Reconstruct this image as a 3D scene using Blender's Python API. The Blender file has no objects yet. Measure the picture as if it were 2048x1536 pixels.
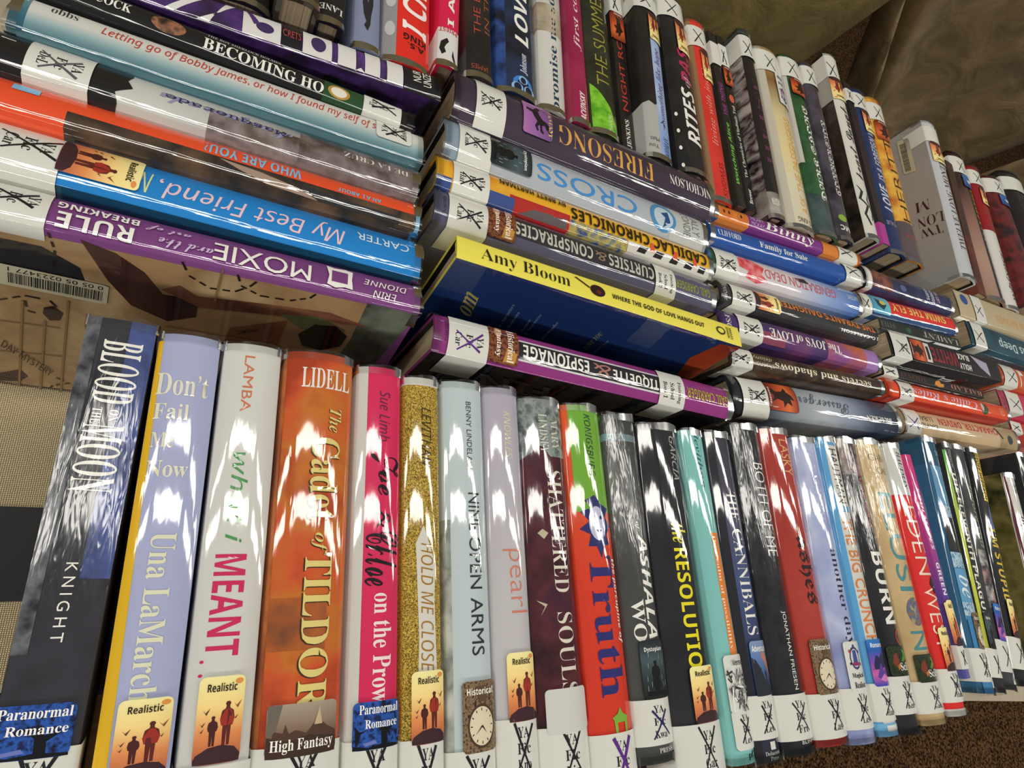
import bpy, bmesh, math, random
from mathutils import Vector, Matrix
S = bpy.context.scene
COL = S.collection
# ------------------------------------------------------------------ camera
F_PX, CX, CY = 1230.0, 1024.0, 768.0
CAM_Z = 0.437
AX = ((0.8763208187, -0.0418561582, 0.4799061207),      # image right, in world axes
      (0.1318037022, -0.9373715260, -0.3224320183),     # image down
      (0.4633460983, 0.3458072937, -0.8159213864))      # into the picture
AX = [Vector(a) for a in AX]
cd = bpy.data.cameras.new('camera'); cam = bpy.data.objects.new('camera', cd); COL.objects.link(cam)
cd.sensor_width = 36.0; cd.lens = F_PX / 2048.0 * 36.0; cd.clip_start = 0.02; cd.clip_end = 60
rm = Matrix((AX[0], -AX[1], -AX[2])).transposed()
cam.matrix_world = Matrix.Translation((0, 0, CAM_Z)) @ rm.to_4x4()
S.camera = cam
S.view_settings.view_transform = 'Standard'; S.view_settings.look = 'None'
S.view_settings.gamma = 1.0; S.view_settings.use_curve_mapping = False
S.view_settings.exposure = 0.0
# ------------------------------------------------------------------ world, ceiling lights and added fill lamps
wd = bpy.data.worlds.new('world'); S.world = wd; wd.use_nodes = True
wd.node_tree.nodes['Background'].inputs[0].default_value = (1.0, 0.97, 0.90, 1)
wd.node_tree.nodes['Background'].inputs[1].default_value = 0.09
def tube_or_fill(x, y, z, lx, ly, power, col=(1.0, 0.965, 0.88)):
    l = bpy.data.lights.new('tube_or_fill', 'AREA'); l.shape = 'RECTANGLE'; l.size = lx; l.size_y = ly
    l.energy = power; l.color = col
    o = bpy.data.objects.new('tube_or_fill', l); COL.objects.link(o); o.location = (x, y, z)
    return o
for tx in (-1.9, 0.0, 1.9, 3.8):          # the row of twin-tube fittings over the near edge of the table
    tube_or_fill(tx, 0.57, 1.95, 1.5, 0.08, 8)
    tube_or_fill(tx, 0.34, 1.95, 1.5, 0.08, 8)
for tx in (-1.9, 0.6, 3.0):               # unseen fill lamps added beyond the table for general light
    tube_or_fill(tx, 3.4, 1.95, 1.5, 0.3, 5)
for tx in (-1.5, 1.5):                    # strong fill lamps added behind the camera to brighten the near-facing sides
    tube_or_fill(tx, -2.6, 1.95, 1.5, 0.3, 50)
tube_or_fill(-3.3, -1.3, 1.95, 1.5, 0.3, 45)  # extra fill lamp added at rear left to brighten left-facing page ends
# ------------------------------------------------------------------ helpers
rnd = random.Random(7)
def lin(h):
    h = h.lstrip('#'); v = [int(h[i:i+2], 16) / 255 for i in (0, 2, 4)]
    return tuple(c / 12.92 if c <= 0.04045 else ((c + 0.055) / 1.055) ** 2.4 for c in v) + (1.0,)
MATS = {}
def new_mat(name):
    m = bpy.data.materials.new(name); m.use_nodes = True
    nt = m.node_tree; b = nt.nodes['Principled BSDF']
    return m, nt, b
def mat(spec, gloss='j'):
    """spec: '#hex' | ('n',c1,c2,scale[,stretch]) | ('g',c1,c2[,c3]) along UV x | ('v',c1,c2[,c3]) along UV y | ('glit',)"""
    key = (spec, gloss)
    if key in MATS: return MATS[key]
    m, nt, b = new_mat('print_%03d' % len(MATS)); N, Lk = nt.nodes.new, nt.links.new
    tc = N('ShaderNodeTexCoord')
    if isinstance(spec, str):
        b.inputs['Base Color'].default_value = lin(spec)
    else:
        kind = spec[0]; r = N('ShaderNodeValToRGB')
        cols = [c for c in spec[1:] if isinstance(c, str)]
        nums = [c for c in spec[1:] if not isinstance(c, str)]
        el = r.color_ramp.elements
        lo, hi = (0.36, 0.66) if kind in ('n', 'glit') else (0.0, 1.0)
        if kind == 'glit': lo, hi = 0.15, 0.85
        while len(el) < len(cols): el.new(0.5)
        for i, c in enumerate(cols):
            el[i].position = lo + (hi - lo) * i / (len(cols) - 1); el[i].color = lin(c)
        if kind == 'n':
            n = N('ShaderNodeTexNoise'); n.inputs['Scale'].default_value = nums[0]; n.inputs['Detail'].default_value = 5
            mp = N('ShaderNodeMapping'); mp.inputs['Scale'].default_value = (nums[1] if len(nums) > 1 else 1, 1, 1)
            mp.inputs['Location'].default_value = (len(MATS) * 0.37, 0, 0)
            Lk(tc.outputs['Object'], mp.inputs['Vector']); Lk(mp.outputs['Vector'], n.inputs['Vector'])
            Lk(n.outputs['Fac'], r.inputs['Fac'])
        elif kind == 'glit':
            n = N('ShaderNodeTexVoronoi'); n.inputs['Scale'].default_value = 2400
            Lk(tc.outputs['Object'], n.inputs['Vector'])
            sp = N('ShaderNodeSeparateColor'); Lk(n.outputs['Color'], sp.inputs['Color'])
            Lk(sp.outputs[0], r.inputs['Fac'])
        else:
            sx = N('ShaderNodeSeparateXYZ'); Lk(tc.outputs['UV'], sx.inputs['Vector'])
            Lk(sx.outputs['X' if kind == 'g' else 'Y'], r.inputs['Fac'])
        Lk(r.outputs['Color'], b.inputs['Base Color'])
    b.inputs['Roughness'].default_value = 0.55
    b.inputs['Specular IOR Level'].default_value = 0.12
    if gloss != 'p':                       # under a clear plastic jacket
        b.inputs['Coat Weight'].default_value = 0.9
        b.inputs['Coat Roughness'].default_value = 0.045
        b.inputs['Coat IOR'].default_value = 1.6
        mp = N('ShaderNodeMapping'); n = N('ShaderNodeTexNoise'); bp = N('ShaderNodeBump')
        Lk(tc.outputs['Object'], mp.inputs['Vector']); Lk(mp.outputs['Vector'], n.inputs['Vector'])
        Lk(n.outputs['Fac'], bp.inputs['Height'])
        if gloss == 'c':                   # crinkled plastic
            mp.inputs['Scale'].default_value = (9, 75, 40); n.inputs['Detail'].default_value = 2; b.inputs['Coat Roughness'].default_value = 0.1
            n.inputs['Distortion'].default_value = .7
            bp.inputs['Distance'].default_value = 0.0016; bp.inputs['Strength'].default_value = 0.32
        else:
            mp.inputs['Scale'].default_value = (7, 45, 20); n.inputs['Detail'].default_value = 2
            bp.inputs['Distance'].default_value = 0.0008; bp.inputs['Strength'].default_value = 0.22
        Lk(bp.outputs['Normal'], b.inputs['Coat Normal'])
    else:
        b.inputs['Roughness'].default_value = 0.45
    MATS[key] = m
    return m
# lettering: unit glyph meshes for every string, made once
ALPH = {'b': 0x1D400, 's': 0x1D400, 'i': 0x1D468, 'sc': 0x1D4D0, 'fr': 0x1D56C, 'sb': 0x1D5D4, 'si': 0x1D608, 'mo': 0x1D670, 'sbi': 0x1D63C}
OFFS = {'s': -0.012, 'i': -0.006, 'sc': 0.006, 'mo': 0.006, 'lt': -0.012, 'si': 0.0}
def styled(t, st):
    base = ALPH.get(st)
    if not base: return t
    o = ''
    for c in t:
        if 'A' <= c <= 'Z': o += chr(base + ord(c) - 65)
        elif 'a' <= c <= 'z': o += chr(base + 26 + ord(c) - 97)
        elif c.isdigit(): o += chr((0x1D7CE if st in ('b', 's', 'i', 'fr', 'sc') else 0x1D7EC) + ord(c) - 48)
        else: o += c
    return o
GLYPH = {}
def prepare_texts(keys):
    objs = []
    for k in sorted(keys):
        cu = bpy.data.curves.new('lettering', 'FONT'); cu.body = styled(*k); cu.offset = OFFS.get(k[1], 0.0)
        cu.resolution_u = 3
        if k[1] == 'sp': cu.space_character = 1.5
        o = bpy.data.objects.new('lettering', cu); COL.objects.link(o); objs.append((k, o))
    dg = bpy.context.evaluated_depsgraph_get()
    for k, o in objs:
        e = o.evaluated_get(dg); me = e.to_mesh()
        vs = [(v.co.x, v.co.y) for v in me.vertices]; fs = [tuple(p.vertices) for p in me.polygons]
        e.to_mesh_clear()
        if vs:
            x0 = min(v[0] for v in vs); x1 = max(v[0] for v in vs); y0 = min(v[1] for v in vs); y1 = max(v[1] for v in vs)
            vs = [((x - x0) / max(x1 - x0, 1e-6), (y - y0) / max(y1 - y0, 1e-6)) for x, y in vs]
        GLYPH[k] = (vs, fs)
    for k, o in objs:
        cu = o.data; bpy.data.objects.remove(o); bpy.data.curves.remove(cu)
# pixel -> world ray
def ray(px, py):
    return (AX[0] * ((px - CX) / F_PX) + AX[1] * ((py - CY) / F_PX) + AX[2])
def on_plane(px, py, z):
    d = ray(px, py); return Vector((0, 0, CAM_Z)) + d * ((z - CAM_Z) / d.z)
KS = (-1, -.95, -.87, -.75, -.6, -.42, -.2, 0, .2, .42, .6, .75, .87, .95, 1)
class Part:
    def __init__(s): s.v = []; s.f = []; s.m = []; s.uv = []; s.sm = []; s.mats = []
    def mi(s, m):
        if m not in s.mats: s.mats.append(m)
        return s.mats.index(m)
    def raw(s, vs, fs, m, uv=None, smooth=False):
        k = len(s.v); s.v += [tuple(v) for v in vs]; i = s.mi(m)
        for f in fs:
            s.f.append(tuple(k + a for a in f)); s.m.append(i); s.sm.append(smooth)
            s.uv.append([uv[a] for a in f] if uv else [(0, 0)] * len(f))
    def build(s, name, parent=None):
        me = bpy.data.meshes.new(name); me.from_pydata(s.v, [], s.f)
        for m in s.mats: me.materials.append(m)
        me.polygons.foreach_set('material_index', s.m); me.polygons.foreach_set('use_smooth', s.sm)
        ul = me.uv_layers.new(name='UVMap'); flat = []
        for u in s.uv:
            for a in u: flat += a
        ul.data.foreach_set('uv', flat); me.update()
        o = bpy.data.objects.new(name, me); COL.objects.link(o)
        if parent: o.parent = parent
        return o
def empty(name, label, cat, group=None):
    o = bpy.data.objects.new(name, None); COL.objects.link(o); o.empty_display_size = 0.02
    o['label'] = label; o['category'] = cat
    if group: o['group'] = group
    return o
# ------------------------------------------------------------------ a book
class Book:
    def __init__(s, d):
        s.d = d; t = d['q']; o = d['o']; H = d.get('H', 0.145)
        tl, tr, bl, br = [on_plane(p[0], p[1], H) for p in t]
        if o == 'A': hm, hp, tm, tp = tl, tr, bl, br          # head far, spine text runs towards us
        elif o == 'C': hm, hp, tm, tp = br, bl, tr, tl        # head near, upside down
        elif o == 'V': hm, hp, tm, tp = tr, br, tl, bl        # lying across, text upside down
        else: hm, hp, tm, tp = bl, tl, br, tr                 # lying across, text upright
        h = (hm + hp) / 2; tt = (tm + tp) / 2; X = (tt - h); Lq = X.length; X.normalize()
        Y = Vector((-X.y, X.x, 0)); Z = Vector((0, 0, 1))
        wh = abs((hp - hm).dot(Y)); wt = abs((tp - tm).dot(Y)); s.t = max((wh + wt) / 2 - d.get('gap', 0.0012), 0.006)
        s.L = d.get('L', Lq)
        if d.get('fix') == 'T': h = tt - X * s.L
        h = h + X * d.get('trim', 0) + Vector((d.get('dx', 0), d.get('dy', 0), 0)); s.L -= d.get('trim', 0)
        s.O, s.X, s.Y, s.Z = h, X, Y, Z
        lean = math.radians(d.get('lean', 0))
        if lean:                                              # positive: the fore edge swings towards local +Y
            R = Matrix.Rotation(lean, 3, X); s.Y = R @ Y; s.Z = R @ Z
        s.D = d.get('D', H / math.cos(lean) - (s.t / 2 * math.tan(abs(lean)) if lean else 0) - 0.0008)
        s.hard = d.get('hard', True)
        s.b = s.t * d.get('bulge', 0.145 if s.hard else 0.03)
        s.H = H
    def u(s, a):                                              # pixel along the book -> length
        if isinstance(a, float) and -0.2 <= a <= 1.2: return a * s.L
        o = s.d['o']; lo, hi = -0.5 * s.L, 1.5 * s.L
        c = Vector((0, 0, CAM_Z))
        def pix(u):
            w = s.O + s.X * u - c; k = w.dot(AX[2])
            return (w.dot(AX[0]) / k * F_PX + CX) if o in 'VU' else (w.dot(AX[1]) / k * F_PX + CY)
        inc = pix(hi) > pix(lo)
        for _ in range(40):
            m = (lo + hi) / 2
            if (pix(m) < a) == inc: lo = m
            else: hi = m
        return min(max(lo, 0.0), s.L)
    def loc(s, u, sv, off):                                   # surface point; sv in metres over the wrapped jacket
        h = s.t / 2
        if abs(sv) <= h:
            k = abs(sv) / h; z = -s.b * k ** 2.4
            nz = 1.0; ny = s.b * 2.4 * k ** 1.4 / h * (1 if sv > 0 else -1); q = math.hypot(ny, nz)
            return Vector((u - s.L / 2, sv + off * ny / q, z + off * nz / q + s.D))
        sg = 1 if sv > 0 else -1
        return Vector((u - s.L / 2, sg * (h + off), -s.b - (abs(sv) - h) + s.D))
    def side_us(s, px, py, sg):                               # pixel -> (u, s) on a cover face
        d = ray(px, py); n = s.Y; p0 = s.O + s.Y * (sg * s.t / 2); c = Vector((0, 0, CAM_Z))
        k = (p0 - c).dot(n) / d.dot(n); w = c + d * k - s.O
        return w.dot(s.X), sg * (s.t / 2 + max(-w.dot(s.Z) - s.b, 0))
    def flat(s, part, vs, fs, off, m, bb=None, cuts=True):
        """2-D polygons in (u, s) laid on the jacket"""
        bm = bmesh.new(); bv = [bm.verts.new((a, b, 0)) for a, b in vs]
        for f in fs:
            try: bm.faces.new([bv[i] for i in f])
            except ValueError: pass
        smin = min(b for a, b in vs); smax = max(b for a, b in vs); h = s.t / 2
        if cuts:
            for k in KS:
                y = k * h
                if smin + 1e-5 < y < smax - 1e-5:
                    bmesh.ops.bisect_plane(bm, geom=bm.verts[:] + bm.edges[:] + bm.faces[:], plane_co=(0, y, 0), plane_no=(0, 1, 0))
        bm.verts.index_update()
        if bb is None:
            bb = (min(a for a, b in vs), max(a for a, b in vs), smin, smax)
        co = [(v.co.x, v.co.y) for v in bm.verts]
        part.raw([s.loc(a, b, off) for a, b in co], [tuple(v.index for v in f.verts) for f in bm.faces], m,
                 [((a - bb[0]) / max(bb[1] - bb[0], 1e-6), (b - bb[2]) / max(bb[3] - bb[2], 1e-6)) for a, b in co], True)
        bm.free()
    def rect(s, part, a, b, s0, s1, off, m):
        s.flat(part, [(a, s0), (b, s0), (b, s1), (a, s1)], [(0, 1, 2, 3)], off, m)
    def text(s, part, st, sty, fn, off, m):
        vs, fs = GLYPH[(st, sty)]
        if vs: s.flat(part, [fn(x, y) for x, y in vs], fs, off, m)
def rrect(a, b, c, d, r, n=4):
    r = min(r, (b - a) / 2.01, (d - c) / 2.01); p = []
    for cx, cy, t0 in ((b - r, d - r, 0), (a + r, d - r, 90), (a + r, c + r, 180), (b - r, c + r, 270)):
        for i in range(n + 1):
            q = math.radians(t0 + 90 * i / n); p.append((cx + r * math.cos(q), cy + r * math.sin(q)))
    return p
def ell(cx, cy, rx, ry, n=20):
    return [(cx + rx * math.cos(2 * math.pi * i / n), cy + ry * math.sin(2 * math.pi * i / n)) for i in range(n)]
def stroke(p, q, w0, w1, bend=0.0):
    dx, dy = q[0] - p[0], q[1] - p[1]; l = math.hypot(dx, dy) or 1e-6; nx, ny = -dy / l, dx / l
    L, R = [], []
    for i in range(6):
        k = i / 5; w = w0 + (w1 - w0) * k; bx = bend * math.sin(math.pi * k)
        cx, cy = p[0] + dx * k + nx * bx, p[1] + dy * k + ny * bx
        L.append((cx + nx * w / 2, cy + ny * w / 2)); R.append((cx - nx * w / 2, cy - ny * w / 2))
    return L, R
def stroke_faces(L, R):
    vs = L + R; n = len(L)
    return vs, [(i, i + 1, n + i + 1, n + i) for i in range(n - 1)]
LIFT = 0.00006
# little pictures on the genre stickers: unit square, y up, lists of (polygon, colour)
def person(cx, y0, h, w):
    P = [(-.5, .62), (-.42, .78), (-.15, .84), (-.13, .9), (-.2, .95), (-.1, 1), (.1, 1), (.2, .95), (.13, .9), (.15, .84), (.42, .78), (.52, .62), (.42, .5),
         (.3, .48), (.26, 0), (.06, 0), (.02, .4), (-.04, 0), (-.26, 0), (-.3, .48), (-.42, .5)]
    return [(cx + a * w, y0 + b * h) for a, b in P]
def bird(cx, cy, r): return [(cx - r, cy + r * .5), (cx - r * .2, cy), (cx + r, cy + r * .7), (cx + r * .1, cy - r * .35)]
def clock(cx, cy, rx, ry):
    o = [(ell(cx, cy, rx * 1.14, ry * 1.14, 28), '#4a3626'), (ell(cx, cy, rx, ry, 28), '#d9cdb2')]
    for i in range(12):
        a = i * math.pi / 6; c, q = math.cos(a), math.sin(a)
        o.append(([(cx + rx * (.78 * c - .03 * q), cy + ry * (.78 * q + .03 * c)), (cx + rx * (.92 * c - .03 * q), cy + ry * (.92 * q + .03 * c)),
                   (cx + rx * (.92 * c + .03 * q), cy + ry * (.92 * q - .03 * c)), (cx + rx * (.78 * c + .03 * q), cy + ry * (.78 * q - .03 * c))], '#2a2018'))
    for a, l, w in ((math.radians(218), .72, .04), (math.radians(-48), .55, .05)):
        c, q = math.cos(a), math.sin(a)
        o.append(([(cx - rx * w * q, cy + ry * w * c), (cx + rx * l * c, cy + ry * l * q), (cx + rx * w * q, cy - ry * w * c)], '#201812'))
    return o
def dragon(c): return [([(.2, .15), (.34, .3), (.3, .5), (.14, .62), (.3, .66), (.42, .8), (.6, .88), (.56, .74), (.8, .78), (.7, .62), (.88, .5), (.66, .48), (.6, .3), (.72, .12), (.5, .2), (.38, .1)], c)]
_r = random.Random(3)
def scraps():
    o = []
    for i in range(70):
        x, y, a = _r.uniform(.1, .9), _r.uniform(.06, .7), _r.uniform(0, 3.1); l, w = _r.uniform(.05, .13), _r.uniform(.008, .022)
        c, q = math.cos(a), math.sin(a)
        o.append(([(x + l * c - w * q, y + l * q + w * c), (x - l * c - w * q, y - l * q + w * c), (x - l * c + w * q, y - l * q - w * c), (x + l * c + w * q, y + l * q - w * c)], _r.choice(('#3a3a3a', '#5a5a5a', '#f0f0ea', '#2a2a2a', '#8a8a88'))))
    return o
PIC = {
 'real': (('g', '#efe6a2', '#f3d58a', '#dd8a52', '#a8503c'), [(ell(.86, .93, .09, .035), '#e0924a'), ([(.02, .0), (.98, .0), (.99, .09), (.86, .17), (.6, .205), (.3, .185), (.06, .11), (.01, .05)], '#3c2329'),
    (person(.66, .2, .5, .3), '#5c2320'), ([(.5, .5), (.62, .61), (.72, .61), (.82, .5), (.78, .42), (.54, .42)], '#9a2f24'), (person(.36, .2, .34, .22), '#47201f'), (bird(.2, .58, .08), '#5a3a2a'), (bird(.86, .64, .09), '#8a4a30'), (bird(.14, .44, .06), '#5a3a2a'), (bird(.84, .5, .05), '#5a3a2a'), (bird(.13, .37, .05), '#5a3a2a')], [('Realistic', 'sb', .18, .82, .82, .92, '#241a12')]),
 'hist': (('n', '#4a3624', '#8a7256', '#2c1e14', 600.0), clock(.54, .36, .36, .27) + [([(.4, .92), (.72, .92), (.68, .7), (.46, .7)], '#5a4634')], [('Historical', 'sb', .12, .9, .8, .9, '#f2ece0')]),
 'dyst': (('g', '#1a2226', '#44545a', '#2a3436', '#151818'), [([(.1, .06), (.9, .06), (.86, .13), (.14, .13)], '#0a0b0c'), (person(.52, .12, .52, .36), '#0d0e10'), ([(.34, .2), (.7, .2), (.6, .5), (.42, .5)], '#101114')] + [([(x, y), (x + .015, y), (x + .02, y + .09), (x + .005, y + .09)], '#8fa0a4') for x, y in ((.16, .3), (.22, .52), (.3, .2), (.74, .3), (.82, .55), (.78, .18), (.26, .7), (.68, .66), (.14, .14), (.88, .2))], [('Dystopian', 'sb', .14, .86, .78, .88, '#e6e6e0')]),
 'para': (('n', '#0b1230', '#2a58b0', '#10204a', 320.0), [([(.6, .0), (.74, .0), (.72, .3), (.86, .44), (.68, .42), (.66, .56), (.6, .44), (.48, .5), (.58, .36)], '#06080f'), ([(0, 0), (1, 0), (1, .06), (.6, .1), (.3, .05), (0, .1)], '#070a12'), ([(.06, .1), (.1, .1), (.16, .34), (.3, .42), (.14, .38), (.04, .5)], '#0a0d18'), ([(.2, .14), (.45, .2), (.5, .12), (.25, .08)], '#6a74b8')], [('Paranormal', 'b', .12, .96, .74, .94, '#f2f0ea'), ('Romance', 'b', .24, .94, .44, .62, '#f2f0ea')]),
 'high': (('g', '#a09684', '#8f7a66', '#6a4c3c', '#4a3128'), [([(0, .2), (.1, .5), (.22, .46), (.25, .62), (.3, .44), (.4, .5), (.55, .42), (.66, .6), (.72, .86), (.76, .62), (.86, .5), (1, .4), (1, .2)], '#4e382c'), ([(.66, .56), (.73, .9), (.78, .56)], '#c0a888'), ([(0, .0), (1, 0), (1, .3), (.6, .38), (.3, .3), (0, .4)], '#3c2a22'), ([(0, 1), (.2, 1), (.12, .5), (0, .4)], '#6a625a')], [('High Fantasy', 'b', .06, .95, .07, .34, '#f4efe6')]),
 'verse': ('#d4d4ce', scraps(), [('Verse', 'sb', .3, .78, .82, .92, '#1a1a1a')]),
 'adv': (('g', '#7f93b8', '#5b78ac', '#3d5580', '#2c3348'), [([(0, .0), (.9, 0), (.75, .28), (.62, .24), (.4, .5), (.18, .66), (0, .7)], '#272a34'), ([(.5, .72), (.8, .5), (1, .25), (1, .6), (.7, .85)], '#b87a66'), (person(.66, .26, .2, .12), '#15161c')], [('Adventure', 'sb', .08, .95, .8, .92, '#eeeeea')]),
 'magic': ('#d2d2cc', [(ell(.5, .66, .3, .24, 12), '#3a3560'), (ell(.5, .66, .24, .19, 12), '#c8c8c8'), ([(.36, .55), (.64, .55), (.6, .82), (.4, .82)], '#35508c'), (ell(.5, .54, .22, .04), '#8c2f58'), (ell(.24, .8, .05, .04), '#b04050'), (ell(.78, .78, .05, .04), '#5a3a80'), (ell(.5, .9, .06, .04), '#2f4a80'), (ell(.2, .55, .04, .03), '#222233'), (ell(.8, .52, .04, .03), '#803050')], [('Magical', 'b', .16, .84, .24, .36, '#1c1c1c'), ('Realism', 'b', .2, .84, .06, .18, '#1c1c1c')]),
 'rom': (('g', '#2f7ac0', '#2456b0', '#7a4aa8', '#c060a0', '#2040b0'), [([(.05, .35), (.3, .66), (.5, .6), (.7, .72), (.95, .5), (.8, .4), (.5, .36)], '#26264e'), ([(.2, .2), (.5, .5), (.62, .3), (.86, .42), (.8, .16), (.4, .12)], '#5a3a98'), ([(.3, .14), (.6, .26), (.9, .14), (.6, .08)], '#d078b8')], [('Romance', 'sb', .14, .9, .82, .92, '#e8eef4')]),
 'sci': (('n', '#11130d', '#2c3a1f', '#181a14', 500.0), [([(.25, .3), (.4, .5), (.34, .8), (.2, .7), (.14, .45)], '#7a3420'), ([(.52, .5), (.62, .46), (.8, .6), (.74, .84), (.6, .9), (.66, .7)], '#4a8a34'), ([(.3, .2), (.44, .3), (.4, .44), (.28, .34)], '#b06a2c')], [('SciFi', 'b', .4, .96, .18, .44, '#ecece6')]),
 'fan': (('g', '#7a2a1c', '#d86a34', '#b04424', '#5a1c14'), dragon('#2a0f0c'), [('Fantasy', 'sb', .2, .8, .03, .1, '#f0e4d8')]),
 'fanu': (('g', '#6a4a7c', '#8a5a98', '#a86aa8'), [([(.24, .12), (.32, .1), (.36, .3), (.46, .34), (.6, .46), (.74, .38), (.86, .46), (.84, .52), (.74, .47), (.68, .54), (.86, .58), (.9, .68), (.86, .7), (.8, .64), (.68, .62), (.66, .72), (.74, .76), (.78, .84), (.92, .96), (.72, .9), (.62, .88), (.54, .78), (.5, .64), (.38, .54), (.26, .5), (.2, .6), (.12, .5), (.2, .4), (.26, .34)], '#1c1420')], [('FANTASY', 'b', .08, .92, .86, 1.06, '#d8b868')]),
 'hfan': (('n', '#3c1414', '#6a2c22', '#8a5a30', '#4a1a18', 420.0), [(ell(.2, .3, .16, .12), '#c08a6a'), ([(.6, .6), (.95, .5), (.95, .9), (.7, .95)], '#b8863c'), ([(.05, .6), (.3, .75), (.2, .95), (.05, .9)], '#7a3028')], [('Historical', 'b', .06, .94, .62, .86, '#f0e6dc'), ('Fantasy', 'b', .1, .86, .2, .42, '#f0e6dc')]),
 'white': ('#c9c9c4', [], []),
 'blue': (('g', '#1f3f80', '#2f6ab0'), [([(.3, .3), (.7, .4), (.6, .6), (.4, .6)], '#d0d8e0')], []),
 'teal': (('g', '#6ab8c8', '#3f8fb0'), [([(.2, .2), (.6, .3), (.8, .6), (.5, .8), (.3, .5)], '#1f3a4a'), (ell(.4, .6, .12, .16), '#c8b858')], []),
}
def gather(d, keys):
    for e in d.get('e', ()):
        if e[0] in ('t', 'x'): keys.add((e[1], e[2]))
        elif e[0] == 'st': keys.add((e[1], e[2]))
        elif e[0] == 'lab':
            for w in e[3]: keys.add((w, e[6] if len(e) > 6 else 'b'))
        elif e[0] == 'bar': keys.add((e[3], 'plain')) if e[3] else None
        elif e[0] == 'stk':
            for w in PIC[e[1]][2]: keys.add((w[0], w[1]))
PAGE = None
def page_mat():
    global PAGE
    if PAGE: return PAGE
    m, nt, b = new_mat('page_edges'); N, Lk = nt.nodes.new, nt.links.new
    tc = N('ShaderNodeTexCoord'); mp = N('ShaderNodeMapping'); mp.inputs['Scale'].default_value = (6, 3000, 6)
    n = N('ShaderNodeTexNoise'); n.inputs['Scale'].default_value = 1; r = N('ShaderNodeValToRGB')
    r.color_ramp.elements[0].position = .3; r.color_ramp.elements[0].color = lin('#8a7658')
    r.color_ramp.elements[1].position = .7; r.color_ramp.elements[1].color = lin('#c4b294')
    Lk(tc.outputs['Object'], mp.inputs['Vector']); Lk(mp.outputs['Vector'], n.inputs['Vector']); Lk(n.outputs['Fac'], r.inputs['Fac'])
    Lk(r.outputs['Color'], b.inputs['Base Color']); b.inputs['Roughness'].default_value = .9
    bp = N('ShaderNodeBump'); bp.inputs['Distance'].default_value = .0004; Lk(n.outputs['Fac'], bp.inputs['Height']); Lk(bp.outputs['Normal'], b.inputs['Normal'])
    PAGE = m; return m
PLAS = None
def plastic():
    global PLAS
    if PLAS: return PLAS
    m, nt, b = new_mat('clear_plastic'); N, Lk = nt.nodes.new, nt.links.new
    out = nt.nodes['Material Output']; tr = N('ShaderNodeBsdfTransparent'); gl = N('ShaderNodeBsdfGlossy'); mx = N('ShaderNodeMixShader'); fr = N('ShaderNodeFresnel')
    tr.inputs['Color'].default_value = (.86, .87, .86, 1)
    gl.inputs['Roughness'].default_value = .2; fr.inputs['IOR'].default_value = 1.45
    Lk(fr.outputs['Fac'], mx.inputs['Fac']); Lk(tr.outputs['BSDF'], mx.inputs[1]); Lk(gl.outputs['BSDF'], mx.inputs[2]); Lk(mx.outputs['Shader'], out.inputs['Surface'])
    PLAS = m; return m
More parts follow.
